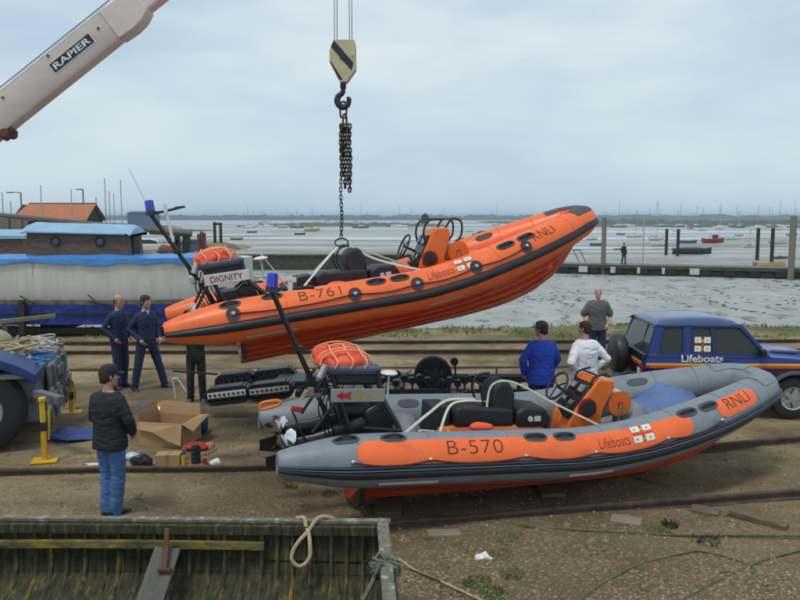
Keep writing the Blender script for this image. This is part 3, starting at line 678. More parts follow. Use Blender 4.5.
tag(RIB2, 'grey inflatable lifeboat with orange side panels and number B-570, resting on the ground', 'lifeboat', 'two inflatable lifeboats')
build_rib(dict(kind='grey', seam=mat('seam_grey', (.13,.155,.18), .6), tube=M['rib_grey'], panel=M['rib_orange'], deck=M['bag_grey'], board=M['signgrey'], number='B-570', tilt=63, esc=1.15), RIB2)
def L1(p): return RIB1.matrix_basis @ V(p)
def L2(p): return RIB2.matrix_basis @ V(p)
# ================================================================== the blue estate car
M.update(carblue=mat('car_blue', (.012,.032,.21), .38, var=.04, coat=.25, spec=.35), carnavy=mat('car_navy', (.01,.012,.035), .35, var=.05, coat=.5),
 glass=mat('car_glass', (.035,.045,.05), .08, var=.05, spec=.8), greyplastic=mat('grey_plastic', (.09,.10,.12), .6), tyre=mat('tyre_rubber', (.02,.02,.021), .8, bump=.3, bs=40),
 alloy=mat('alloy_rim', (.55,.56,.57), .3, metal=.8), s_yel=mat('stripe_yellow', (.75,.42,.02), .4), s_red=mat('stripe_red', (.6,.06,.02), .4), plate_y=mat('plate_yellow', (.7,.5,.03), .5), inter=mat('car_seat', (.1,.1,.11), .8),
 lampred=mat('tail_lamp_red', (.4,.01,.01), .2), roofblue=mat('car_blue_sheen', (.04,.07,.19), .3, var=.04, coat=.5))  # roof and scoop blue made paler, painting in the sky's reflection
def wheel(parent, c, R_=.37, W=.24, axis='y', name='wheel', rim='alloy', hub=.55):
    o = empty(name, c); o.parent = parent
    if axis == 'x': o.rotation_euler = (0, 0, pi/2)
    prof = [(hub,-.42),(hub+.03,-.5),(.86,-.5),(.96,-.42),(1,-.25),(1,.25),(.96,.42),(.86,.5),(hub+.03,.5),(hub,.42)]
    rs = [[V((R_*r*cos(2*pi*k/36), W*w_, R_*r*sin(2*pi*k/36))) for r, w_ in prof] for k in range(36)]
    mb = MB(); mb.rings(rs, cap=False, closed=True, loop=True); mb.build('tyre', M['tyre'], o, smooth=True, ang=30)
    if rim:
        mb = MB(); rs = [[V((R_*r*cos(2*pi*k/36), W*w_, R_*r*sin(2*pi*k/36))) for r, w_ in ((hub+.01,-.44),(hub-.05,-.40),(hub-.07,-.2),(hub-.07,.2),(hub-.05,.4),(hub+.01,.44))] for k in range(36)]
        mb.rings(rs, cap=False, closed=False, loop=True)
        for k in range(5):
            a = 2*pi*k/5; mb.beam((0,-W*.36,0), (R_*(hub-.04)*cos(a), -W*.34, R_*(hub-.04)*sin(a)), R_*.2, .03, up=(0,1,0)); 
        mb.cyl((0,-W*.40,0), (0,-W*.30,0), R_*.14, 16); mb.cyl((0,-W*.2,0), (0,W*.3,0), R_*(hub-.08), 24); mb.build('rim', M[rim], o, smooth=True)
    return o
def build_car():
    C = empty('estate_car', (4.17, 12.98+.86, 0), (0,0,radians(-1.5)))
    tag(C, 'blue four-wheel-drive estate with Lifeboats lettering, flag and covered spare wheel', 'car')
    W = .86; C.scale = (1, 1, .965)
    def secs(pts, top_in=0): return pts
    # lower body: sections along x (x, sill z, belt z, half width)
    def body_ring(x, z0, z1, hw, cr=.05):
        return [V((x,-hw+.03,z0)), V((x,-hw-.01,z0+.12)), V((x,-hw-.02,(z0+z1)/2)), V((x,-hw,z1-.10)), V((x,-hw+.04,z1)), V((x,hw-.04,z1)), V((x,hw,z1-.10)), V((x,hw+.02,(z0+z1)/2)), V((x,hw+.01,z0+.12)), V((x,hw-.03,z0))]
    xs = [(.0,.48,1.02,W-.03),(.04,.38,1.10,W),(.5,.36,1.12,W),(1.2,.35,1.12,W),(1.95,.35,1.115,W),(2.1,.35,1.10,W),(2.7,.36,1.06,W),(3.15,.38,1.00,W-.03),(3.28,.42,.92,W-.08)]
    mb = MB(); mb.rings([body_ring(*q) for q in xs]); body = mb.build('body', M['carblue'], C, smooth=True, ang=30)
    for wx in (.72, 2.52):
        for sy in (-1, 1):
            ct = MB(); ct.cyl((wx, sy*.58, .37), (wx, sy*1.1, .37), .43, 32); co = ct.build('cut', M['black'], C)
            b = body.modifiers.new('b', 'BOOLEAN'); b.operation = 'DIFFERENCE'; b.object = co; b.solver = 'EXACT'
    dg = bpy.context.evaluated_depsgraph_get(); dg.update(); me = bpy.data.meshes.new_from_object(body.evaluated_get(dg)); body.modifiers.clear(); body.data = me
    for o in list(COL.objects):
        if o.name.startswith('cut'): bpy.data.objects.remove(o)
    # darker lower paint: thin skin over each flank and tail
    mb = MB(); rows = []
    for i in range(60):
        x = .01+3.2*i/59; hw = interp(x, [(0,W-.03),(.04,W),(2.7,W),(3.15,W-.03),(3.28,W-.08)])
        zl = .37
        for wx in (.72, 2.52):
            if abs(x-wx) < .43: zl = max(zl, .37+sqrt(.43**2-(x-wx)**2))
        zl = min(zl, .905); rows.append([V((x, -hw-.015+(.012 if z > .8 else 0)*0-.008, z)) for z in (zl, max(zl, .5), max(zl, .74), .91)])
    mb.rings(rows, cap=False, closed=False); mb.build('lower_panel', M['carnavy'], body, smooth=True)
    mb = MB(); mb.box((-.012, 0, .78), (.02, 1.62, .72)); tg = mb.build('tailgate', M['carnavy'], C, bevel=.008)
    for z0, z1, mt in ((.955,.995,'s_yel'),(.91,.955,'s_red')):
        mb = MB(); mb.rings([[V((x, -hw-.012, z0)), V((x, -hw-.007, z1))] for x, hw in ((.02,W-.01),(.1,W),(2.7,W),(3.15,W-.03))], cap=False, closed=False); mb.build('side_stripe', M[mt], body)
        mb = MB(); mb.box((-.025, -.40, (z0+z1)/2), (.006, .60, z1-z0)); mb.build('tail_stripe', M[mt], tg)
    # greenhouse: roof and pillars as one shell, glass set in the openings
    zb, zt = 1.12, 1.66; hb_, ht = W-.03, W-.15
    def side(x, z, sy, off=0): f = (z-zb)/(zt-zb); return V((x, sy*(hb_+(ht-hb_)*f+off), z))
    RT_ = [(.10,1.12,-1),(.28,1.655,-1)]
    mb = MB(); rs = []
    # roof: domed, with rounded rim
    for x, zz, hw in ((.20,1.64,ht-.05),(.235,1.685,ht-.01),(.32,1.72,ht),(.8,1.755,ht),(1.25,1.755,ht),(1.52,1.72,ht-.01),(1.63,1.67,ht-.04)):
        rs.append([V((x,-hw-.012,1.635)), V((x,-hw-.012,1.66)), V((x,-hw+.05,zz-.008)), V((x,-hw*.5,zz+.008)), V((x,0,zz+.012)), V((x,hw*.5,zz+.008)), V((x,hw-.05,zz-.008)), V((x,hw+.012,1.66)), V((x,hw+.012,1.635))])
    mb.rings(rs); mb.build('roof', M['roofblue'], C, smooth=True, ang=50)
    for sy in (-1, 1):
        mb = MB()
        def pil(x0b, x1b, x0t, x1t, mb=mb, sy=sy):
            a = [side(x0b,zb-.02,sy), side(x1b,zb-.02,sy), side(x1t,zt,sy), side(x0t,zt,sy)]; b = [p-V((0,sy*.05,0)) for p in a]
            mb.rings([a, b], cap=True)
        pil(.04,.25,.22,.36); pil(.62,.80,.66,.82); pil(1.13,1.20,1.12,1.18); pil(2.02,2.12,1.56,1.66)
        a = [side(.1,1.60,sy), side(1.62,1.60,sy), side(1.6,zt,sy), side(.2,zt,sy)]; mb.rings([a, [p-V((0,sy*.05,0)) for p in a]])
        a = [side(.05,zb-.04,sy,.004), side(2.1,zb-.04,sy,.004), side(2.08,zb+.03,sy,.004), side(.08,zb+.03,sy,.004)]; mb.rings([a, [p-V((0,sy*.05,0)) for p in a]])
        mb.build('window_frame', M['carblue'], C, bevel=.012)
        for q in (((.22,1.14),(.64,1.14),(.67,1.61),(.34,1.61)),((.78,1.14),(1.15,1.14),(1.13,1.61),(.80,1.61)),((1.18,1.14),(2.04,1.14),(1.60,1.61),(1.16,1.61))):
            mb = MB(); a = [side(x, z, sy, -.022) for x, z in q]; mb.rings([a, [p-V((0,sy*.006,0)) for p in a]]); wn = mb.build('side_window', M['glass_clear'], C)
            mb = MB(); P_ = [side(x, z, sy, -.008) for x, z in q]; mb.tube(P_, .014, 6, loop=True); mb.build('window_seal', M['rubber'], wn)
    # windscreen and rear glass
    mb = MB(); mb.rings([[V((2.09,-.76,1.12)), V((2.09,.76,1.12)), V((1.62,.66,1.655)), V((1.62,-.66,1.655))], [V((2.08,-.76,1.115)), V((2.08,.76,1.115)), V((1.61,.66,1.65)), V((1.61,-.66,1.65))]]); mb.build('windscreen', M['glass_clear'], C)
    def rear(y0, y1, mt, nm, zb0=1.14):
        a = [V((.045,y0,zb0)), V((.045,y1,zb0)), V((.20,y1*.88,1.615)), V((.20,y0*.88,1.615))]; mb = MB(); mb.rings([a, [p+V((.008,0,0)) for p in a]]); return mb.build(nm, mt, C)
    rear(-.73, -.36, M['glass_clear'], 'rear_window'); rear(-.32, .73, M['glass_clear'], 'rear_window')
    mb = MB()
    for y in (-.77, -.34, .77): mb.beam((.04, y, 1.08), (.205, y*.88, 1.65), .06, .03, up=(1,0,0))
    mb.beam((.205,-.70,1.63), (.205,.70,1.63), .04, .05); mb.beam((.03,-.80,1.10), (.03,.80,1.10), .05, .07); mb.build('rear_frame', M['carnavy'], C, bevel=.008)
    # spare wheel in its cover, bumper, lamps, plate, arches, handle, mirror
    mb = MB(); prof = [(.02,.0),(.30,.0),(.355,.03),(.37,.07),(.37,.20),(.34,.235),(.05,.24)]
    rs = [[V((-.07-w_, .18+r*cos(2*pi*k/36), .985+r*sin(2*pi*k/36))) for r, w_ in prof] for k in range(36)]; mb.rings(rs, cap=False, closed=False, loop=True); mb.cyl((-.05,.18,.985), (-.30,.18,.985), .1, 16)
    mb.build('spare_wheel', M['rubber'], C, smooth=True, ang=50)
    mb = MB(); mb.box((-.06, 0, .46), (.16, 1.66, .16)); mb.box((3.34, 0, .48), (.16, 1.66, .2)); mb.build('bumper', M['greyplastic'], C, bevel=.04, seg=3)
    for y in (-.76, .76):
        mb = MB(); mb.box((-.02, y, .82), (.03, .10, .24)); mb.build('tail_lamp', M['lampred'], C, bevel=.008)
        mb = MB(); mb.box((3.29, y*.85, .78), (.05, .26, .16)); mb.build('headlight', M['alloy'], C, bevel=.01)
    mb = MB(); mb.box((-.035, -.12+.2, .60), (.012, .50, .12)); mb.build('number_plate', M['plate_y'], C)
    for wx in (.72, 2.52):
        for sy in (-1, 1):
            mb = MB(); mb.rings([[V((wx+r*cos(a), sy*(W+o), .37+r*sin(a))) for r, o in ((.425,-.02),(.43,.03),(.47,.04),(.51,.02),(.515,-.02))] for a in [pi*(-.08)+pi*1.16*k/24 for k in range(25)]], cap=False, closed=False)
            mb.build('wheel_arch', M['greyplastic'], body, smooth=True, ang=50)
            wheel(C, (wx, sy*(W-.13), .37), .37, .24).rotation_euler = (0, 0, 0 if sy < 0 else pi)
    mb = MB(); mb.cyl((.72,-.7,.37), (.72,.7,.37), .06); mb.cyl((2.52,-.7,.37), (2.52,.7,.37), .06); mb.box((1.6,0,.40), (2.6,.9,.16)); mb.build('chassis', M['black'], C)
    for sy in (-1, 1):
        mb = MB(); mb.tube(catmull([(1.27,sy*(W+.0),1.03),(1.29,sy*(W+.035),1.035),(1.40,sy*(W+.035),1.035),(1.42,sy*W,1.03)], 4), .013, 8); mb.build('door_handle', M['black'], C, smooth=True)
        mb = MB(); mb.box((1.92, sy*(W+.07), 1.20), (.10,.18,.14)); mb.build('mirror', M['black'], C, bevel=.03, seg=3)
        mb = MB(); mb.tube([side(1.165, z, sy, .0) if z > 1.12 else V((1.165, sy*(W+.02), z)) for z in (.42, .75)], .004, 4); mb.build('door_gap', M['black'], body)
    mb = MB()
    for y in (-.38, .38): 
        mb.box((1.35, y, 1.02), (.16,.48,.66), (0,-.15,0)); mb.box((1.28,y,1.42), (.1,.26,.2)); mb.box((.75,y,.98),(.14,.5,.5),(0,-.15,0))
    mb.build('seat', M['inter'], C, bevel=.04)
    mb = MB(); mb.prism([(2.2,1.07),(2.4,1.13),(2.9,1.11),(3.0,1.05)], -.25, .25); mb.build('bonnet_scoop', M['roofblue'], C, bevel=.03, seg=3)
    ss = lambda x0, z0: (lambda x, y: V((x0+x, -W-.022, z0+y)))
    text_on('lettering', 'Lifeboats', lambda x, y: V((.60+x, -W+.012-.022*0-.012*(1 if 1.0+y<1.1 else 0)-.02, 1.015+y)), .70, M['white'], body, offset=.022, height=.135)
    text_on('lettering', 'www.lifeboats.org.uk', ss(1.27, .83), .90, M['white'], body, height=.055)
    flag(lambda x, y: side(.84+x, 1.19+y, -1, -.012), .27, .25, C)
    mb = MB(); mb.box((-.027, -.58, .80), (.008, .16, .12)); mb.build('tail_emblem', M['flag_white'], tg)
    return C
gl = bpy.data.materials.new('tinted_glass'); gl.use_nodes = True; t = gl.node_tree; b = t.nodes['Principled BSDF']
b.inputs['Base Color'].default_value = (.10,.12,.13,1); b.inputs['Roughness'].default_value = .03; b.inputs['Transmission Weight'].default_value = .6; b.inputs['IOR'].default_value = 1.3
M['glass_clear'] = gl
build_car()
# ================================================================== people
M.update(
 skin=mat('skin', (.47,.27,.19), .55, var=.08, vs=14), skin_pale=mat('skin_pale', (.55,.33,.25), .55, var=.08, vs=14),
 navy=mat('navy_overall', (.016,.026,.075), .8, var=.35, vs=7, bump=.25, bs=18), darkj=mat('dark_jacket', (.012,.013,.022), .8, var=.3, vs=7, bump=.2, bs=18),
 jeans=mat('blue_jeans', (.07,.15,.34), .85, var=.35, vs=9, bump=.25, bs=25), jeans_dark=mat('dark_jeans', (.02,.04,.13), .85, var=.3, vs=9, bump=.2),
 royal=mat('royal_blue_cotton', (.018,.065,.46), .75, var=.25, vs=7, bump=.25, bs=14), whitec=mat('white_cotton', (.80,.82,.86), .8, var=.06, vs=7, bump=.25, bs=14),
 greyt=mat('grey_cotton', (.12,.115,.115), .85, var=.15, vs=7, bump=.2), olive=mat('dark_green_cloth', (.02,.028,.022), .85, var=.3, bump=.2),
 shoe=mat('dark_leather', (.015,.013,.012), .45), shoe_grey=mat('grey_shoe', (.10,.11,.12), .6), hair=mat('brown_hair', (.035,.02,.012), .8, var=.4, vs=40, bump=.4, bs=60),
 hair_d=mat('dark_hair', (.02,.014,.011), .8, var=.4, vs=40, bump=.4, bs=60), capc=mat('navy_cap', (.012,.015,.03), .8), cap_g=mat('grey_cap', (.06,.06,.07), .8),
 shirt_blue=mat('pale_blue_shirt', (.35,.48,.65), .8), eye=mat('eye', (.03,.02,.015), .2))
def remesh(mb, name, mt, parent, voxel, smooth=3, wr=0.0, wscale=9, seed=0):
    o = mb.build(name, mt, None); md = o.modifiers.new('r', 'REMESH'); md.mode = 'VOXEL'; md.voxel_size = voxel
    dg = bpy.context.evaluated_depsgraph_get(); dg.update(); me = bpy.data.meshes.new_from_object(o.evaluated_get(dg))
    old = o.data; o.modifiers.clear(); o.data = me; bpy.data.meshes.remove(old)
    bm = bmesh.new(); bm.from_mesh(me)
    for _ in range(smooth): bmesh.ops.smooth_vert(bm, verts=bm.verts, factor=.5, use_axis_x=True, use_axis_y=True, use_axis_z=True)
    if wr:
        bm.normal_update()
        for v in bm.verts:
            q = v.co*wscale; a = noise.noise(V((q.x, q.y, q.z*1.6+seed))); b = 1-abs(noise.noise(V((q.x*.7+5, q.y*.7, q.z*2.2+seed))))*2
            v.co += v.normal*wr*(a+.7*b)
    bm.to_mesh(me); bm.free()
    if not me.materials: me.materials.append(mt)
    me.polygons.foreach_set('use_smooth', [True]*len(me.polygons)); o.parent = parent; return o
def ering(c, a, b, yaw=0, n=18, sq=1.0):
    out = []
    for k in range(n):
        t = 2*pi*k/n; x = a*(abs(cos(t))**sq)*(1 if cos(t) >= 0 else -1); y = b*(abs(sin(t))**sq)*(1 if sin(t) >= 0 else -1)
        out.append(V((c[0]+x*cos(yaw)-y*sin(yaw), c[1]+x*sin(yaw)+y*cos(yaw), c[2])))
    return out
def person(label, loc, heading, H=1.78, pose=None, top='navy', bottom='navy', shoe='shoe', hair='hair', cap=None, bald=False, sleeves=1.0, hem=.86, headturn=0, voxel=.011, group=None, skin='skin', collar=None, bulk=1.0, peak=0, lean=0, mitts=True, seed=0, glasses=False):
    root = empty('person', loc, (0, 0, heading)); tag(root, label, 'person', group); s = H/1.78
    P = dict(hipL=(0,.09,.94), hipR=(0,-.09,.94), kneeL=(.02,.11,.50), kneeR=(.02,-.11,.50), ankL=(-.02,.12,.085), ankR=(-.02,-.12,.085),
             shL=(-.01,.162,1.40), shR=(-.01,-.162,1.40), elL=(-.04,.225,1.14), elR=(-.04,-.225,1.14), wrL=(.05,.225,.90), wrR=(.05,-.225,.90), chest=(0,0,1.30), waist=(0,0,1.06), pelvis=(0,0,.95), neck=(0,0,1.49), head=(.02,0,1.665))
    if pose: P.update(pose)
    P = {k: V(v)*s for k, v in P.items()}
    k = s*bulk
    def torso(mb, e, z0, z1=1.495):
        prof = [(1.515,.052,.052),(1.49,.060,.085),(1.465,.07,.125),(1.43,.088,.165),(1.38,.105,.180),(1.28,.118,.175),(1.15,.11,.158),(1.04,.108,.152),(.95,.115,.168),(.86,.105,.16),(.80,.09,.13)]
        rs = []
        for z, a, b in prof:
            if z < z0-1e-6 or z > z1+1e-6: continue
            c = P['pelvis'].lerp(P['chest'], (z-.95)/.35) if z < 1.30 else P['chest'].lerp(P['neck'], (z-1.30)/.19)
            rs.append(ering((c.x, c.y, z*s), (a)*k+e, (b)*k+e, 0, 20, .85))
        mb.rings(rs)
    def limb(mb, pts, rad, e, n=12):
        mb.tube([P[p] if isinstance(p, str) else p for p in pts], [r*k+e for r in rad], n)
        for p, r in zip(pts, rad): q = P[p] if isinstance(p, str) else p; mb.ell(q, (r*k+e,)*3, 12, 8)
    def mid(a, b, f): return P[a].lerp(P[b], f)
    def head(mb):
        c = P['head']; R = Matrix.Rotation(headturn, 3, 'Z')
        mb.tube([P['neck']+V((-.005,0,-.06)), c+V((-.02,0,-.07))*s], [.058*s, .052*s], 14)
        prof = [(-.125,.02,.02,.045),(-.11,.045,.036,.035),(-.085,.075,.052,.022),(-.05,.09,.064,.006),(0,.097,.073,0),(.045,.098,.076,-.004),(.08,.088,.07,-.008),(.105,.062,.053,-.01),(.12,.025,.022,-.012)]
        rs = [[c+R@(V(q)-V((0,0,0))) for q in ering((ox*s, 0, z*s), a*s, b*s, 0, 18)] for z, a, b, ox in prof]; mb.rings(rs)
        f = lambda x, y, z: c+R@(V((x,y,z))*s)
        mb.tube([f(.092,0,.02), f(.108,0,-.015), f(.118,0,-.032), f(.09,0,-.04)], [.009*s,.013*s,.016*s,.01*s], 8)   # nose
        mb.ell(f(.088,0,-.068), (.014*s,.026*s,.007*s), 10, 6); mb.ell(f(.086,0,-.082), (.014*s,.022*s,.007*s), 10, 6)   # lips
        mb.ell(f(.083,.0,.03), (.014*s,.048*s,.009*s), 12, 6); mb.ell(f(.083,0,-.112), (.016*s,.022*s,.016*s), 10, 6)    # brow, chin
        for y in (-1, 1): mb.ell(f(-.005, y*.078, -.005), (.017*s,.010*s,.030*s), 10, 8); mb.ell(f(.07,y*.045,-.02),(.016*s,.02*s,.016*s),8,6)
        return c, R
    def hand(mb, wr, el, side):
        d = (wr-el).normalized(); fw = V((1,0,0)); fw = (fw-d*d.dot(fw)); fw = fw.normalized() if fw.length > .1 else V((0,1,0)); nrm = d.cross(fw).normalized()
        pc = wr+d*.055*s
        mb.tube([wr-d*.01, wr+d*.03*s, wr+d*.085*s], [.026*s,.034*s,.036*s], 10, flat=1.0)
        for i in range(4):
            o_ = fw*((i-1.5)*.019*s); L_ = (.068,.078,.074,.06)[i]*s; b = wr+d*.085*s+o_; c_ = (.25+.06*i); inw = nrm*(1 if side < 0 else -1)*-1
            mb.tube([b-d*.02*s, b+d*L_*.45+inw*L_*.08, b+d*L_*.8+inw*L_*.26, b+d*L_*.95+inw*L_*.5], [.0098*s,.0092*s,.0085*s,.007*s], 8)
        b = wr+d*.03*s+fw*.03*s; mb.tube([b-fw*.01*s, b+fw*.02*s+d*.025*s, b+fw*.022*s+d*.055*s, b+fw*.014*s+d*.075*s], [.013*s,.012*s,.011*s,.009*s], 8)
    # body: one continuous skin
    mb = MB(); torso(mb, -.012, .80, 1.52); c, R = head(mb)
    for S_ in 'LR':
        limb(mb, ['hip'+S_, mid('hip'+S_, 'knee'+S_, .4), 'knee'+S_, mid('knee'+S_, 'ank'+S_, .35), 'ank'+S_], [.085,.072,.05,.05,.034], -.008)
        limb(mb, ['sh'+S_, mid('sh'+S_, 'el'+S_, .5), 'el'+S_, mid('el'+S_, 'wr'+S_, .35), 'wr'+S_], [.052,.046,.037,.037,.024], 0)
        a = P['ank'+S_]; mb.tube([a+V((-.03,0,-.03)), a+V((.05,0,-.045)), a+V((.12,0,-.058))], [.026,.024,.014], 10)
        hand(mb, P['wr'+S_], P['el'+S_], 1 if S_ == 'L' else -1)
    body = remesh(mb, 'body', M[skin], root, min(voxel, .0085), 1)
    for y in (-.03, .03):
        mb = MB(); mb.ell(c+R@(V((.085, y, .006))*s), (.009*s,.013*s,.007*s), 8, 6); mb.build('eye', M['eye'], body, smooth=True)
    # clothes
    if bottom == top:
        mb = MB(); torso(mb, .016, .80)
    else: mb = MB()
    def legs(mb):
        mb.rings([ering((P['pelvis'].x, P['pelvis'].y, z*s), a*k, b*k, 0, 20, .85) for z, a, b in ((1.05,.117,.165),(.95,.128,.182),(.86,.125,.18),(.80,.10,.15))])
        for S_ in 'LR':
            a = P['ank'+S_]; sg = 1 if S_ == 'L' else -1
            limb(mb, ['hip'+S_, mid('hip'+S_, 'knee'+S_, .35), 'knee'+S_, mid('knee'+S_, 'ank'+S_, .4), a+V((0,0,-.025))*s], [.088,.086,.070,.066,.062], .006)
    def arms(mb, e, f=1.0):
        for S_ in 'LR':
            e0, e1 = 'sh'+S_, 'el'+S_
            if f >= 1: limb(mb, [e0, mid(e0, e1, .5), e1, mid(e1, 'wr'+S_, .5), mid(e1, 'wr'+S_, .96)], [.058,.056,.050,.045,.038], e)
            else: limb(mb, [e0, mid(e0, e1, .45), mid(e0, e1, .8)], [.060,.064,.066], e)
    if bottom == top:
        legs(mb); arms(mb, .006, sleeves); remesh(mb, 'overalls', M[top], root, voxel, 2, .007, 13, seed)
    else:
        legs(mb); remesh(mb, 'trousers', M[bottom], root, voxel, 2, .007, 13, seed+3)
        mb = MB(); torso(mb, .026, hem); arms(mb, .010, sleeves)
        z = hem*s; cc = P['pelvis']
        mb.rings([ering((cc.x, cc.y, q*s), a*k, b*k, 0, 20, .85) for q, a, b in ((1.05,.13,.185),(hem+.05,.142,.20),(hem-.02,.14,.20))])
        remesh(mb, 'top', M[top], root, voxel, 2, .008, 12, seed+5)
    if collar:
        mb = MB(); n_ = P['neck']
        mb.tube(catmull([n_+V((.075,.02,-.10))*s, n_+V((.03,.07,-.01))*s, n_+V((-.06,0,.02))*s, n_+V((.03,-.07,-.01))*s, n_+V((.075,-.02,-.10))*s], 5), .018*s, 8); mb.ell(n_+V((.07,0,-.07))*s, (.03*s,.035*s,.09*s), 10, 8)
        mb.build('shirt_collar', M[collar], root, smooth=True)
    for S_ in 'LR':
        a = P['ank'+S_]; rs = []; tw = .25 if S_ == 'L' else -.25
        for x, w_, h_ in ((-.085,.022,.05),(-.07,.036,.085),(0,.042,.10),(.07,.045,.075),(.13,.046,.055),(.18,.036,.04),(.20,.018,.022)):
            ring = []
            for q in range(12):
                t = 2*pi*q/12; yy = w_*cos(t); zz = h_*.5+h_*.5*sin(t)
                xx = x; ring.append(V((a.x+(xx*cos(tw)-yy*sin(tw))*s, a.y+(xx*sin(tw)+yy*cos(tw))*s, a.z-.085*s+zz*s)))
            rs.append(ring)
        mb = MB(); mb.rings(rs); mb.build('shoe', M[shoe], root, smooth=True)
    # hair or cap
    f = lambda x, y, z: c+R@(V((x,y,z))*s)
    if hair:
        mb = MB()
        if bald:
            for a in range(-7, 8):
                t = pi+a*.25; mb.ell(f(.084*cos(t)-.008, .070*sin(t), .0+.012*cos(a)), (.014*s,.014*s,.042*s), 8, 6)
        else:
            rs = []
            for z, a, b, ox in ((-.075,.05,.05,-.045),(-.04,.083,.074,-.026),(0,.095,.083,-.016),(.045,.103,.086,-.011),(.085,.097,.079,-.009),(.115,.066,.058,-.008),(.132,.02,.02,-.008)):
                rs.append([c+R@(V(q)) for q in ering((ox*s, 0, z*s), a*s, b*s, 0, 18)])
            mb.rings(rs); mb.disp(.006, 30, seed)
        mb.build('hair', M[hair], root, smooth=True, ang=80)
    if cap:
        rs = []
        for z, a, b in ((.03,.107,.088),(.06,.107,.088),(.095,.099,.082),(.125,.075,.064),(.14,.03,.028)):
            rs.append([c+R@V(q) for q in ering((0, 0, z*s), a*s, b*s, 0, 20)])
        mb = MB(); mb.rings(rs); Rp = Matrix.Rotation(peak, 3, 'Z')
        ring = []; ring2 = []
        for q in range(13):
            t = -1.1+2.2*q/12; ring.append(c+R@(Rp@(V((.095*cos(t), .08*sin(t), .045))*s))); ring2.append(c+R@(Rp@(V((.18*cos(t)**.5 if cos(t) > 0 else 0, .085*sin(t), .028))*s)))
        mb.rings([ring, ring2, [p+V((0,0,-.008)) for p in ring2], [p+V((0,0,-.01)) for p in ring]], cap=False, closed=False)
        mb.build('cap', M[cap], root, smooth=True, ang=60)
    if glasses:
        mb = MB()
        for y in (-.032, .032): mb.tube([f(.104, y+.022*cos(2*pi*q/12), .003+.016*sin(2*pi*q/12)) for q in range(12)], .0025*s, 5, loop=True)
        mb.tube([f(.104,-.012,.005), f(.104,.012,.005)], .0025*s, 5); mb.build('glasses', M['black'], root, smooth=True)
    return root
def pocket(side, fwd=.09, el=-.10): 
    sg = 1 if side == 'L' else -1
    return {'el'+side: (el, sg*.29, 1.17), 'wr'+side: (fwd, sg*.20, .98)}
def P_at(px, py, z=0): g = G(px, py, z); return V((g.x, g.y, z))
# the two men in overalls beside the grey barge: both look right
person('balding man with glasses in navy overalls, standing left of his dark-haired colleague by the barge', P_at(121, 387.5), radians(-25), 1.87,
       {**pocket('R', .07), **pocket('L', .1), 'kneeR': (.03,-.10,.5), 'ankR': (.0,-.13,.085), 'ankL': (-.03,.10,.085)}, 'navy', 'navy', bald=True, glasses=True, group='two men in navy overalls', seed=1, headturn=.1)
person('dark-haired man in navy overalls and pale blue collar, feet apart, beside his balding colleague', P_at(148, 389.5), radians(-38), 1.88,
       {**pocket('R', .09), **pocket('L', .12), 'kneeR': (-.04,-.16,.5), 'ankR': (-.10,-.22,.085), 'kneeL': (.06,.20,.5), 'ankL': (.10,.31,.085)}, 'navy', 'navy', collar='shirt_blue', group='two men in navy overalls', seed=2, headturn=.15)
# man in the dark jacket and jeans, back to us
person('man in dark jacket, navy cap and blue jeans, back turned, behind the old wooden boat', P_at(113, 516), radians(68), 1.74,
       {'elL': (.04,.27,1.16), 'wrL': (.17,.17,1.0), 'elR': (.02,-.27,1.16), 'wrR': (.16,-.19,.99), 'kneeL': (.03,.08,.50), 'ankL': (-.02,.07,.085), 'kneeR': (.04,-.07,.50), 'ankR': (.02,-.03,.085)},
       'darkj', 'jeans', cap='capc', hair='hair', hem=.84, headturn=-.5, bulk=1.06, seed=3, voxel=.009)
person('person in dark trousers and grey shoes, upper body hidden behind the slung orange lifeboat', P_at(197, 402), radians(-80), 1.66, {'elL': (.18,.24,1.28), 'wrL': (.36,.16,1.42), 'elR': (.18,-.24,1.28), 'wrR': (.36,-.16,1.42)}, 'olive', 'olive', shoe='shoe_grey', seed=4)
person('man in royal blue jacket and grey cap, seen from behind, beyond the grey lifeboat', P_at(540, 431), radians(100), 1.76,
       {'elL': (.03,.30,1.17), 'wrL': (.12,.24,.93), 'elR': (.03,-.28,1.17), 'wrR': (.12,-.20,.95)}, 'royal', 'jeans_dark', cap='cap_g', hem=.80, headturn=.7, bulk=1.12, seed=6)
person('man in white long-sleeved shirt with dark hair, seen from behind, left of the blue car', P_at(583, 430), radians(112), 1.76,
       {'elL': (-.10,.33,1.16), 'wrL': (.02,.19,1.02), 'elR': (-.10,-.36,1.17), 'wrR': (.0,-.20,1.01)}, 'whitec', 'jeans_dark', hair='hair', hem=.84, headturn=.5, bulk=1.13, seed=7)
person('man in grey T-shirt and dark jeans facing us, hands low, near the shoreline', P_at(596, 368), radians(-92), 1.86,
       {'elL': (-.06,.30,1.15), 'wrL': (.08,.20,.97), 'elR': (-.06,-.30,1.15), 'wrR': (.08,-.20,.97)}, 'greyt', 'jeans_dark', hair=None, hem=.86, sleeves=.5, bulk=1.08, seed=8, skin='skin_pale')
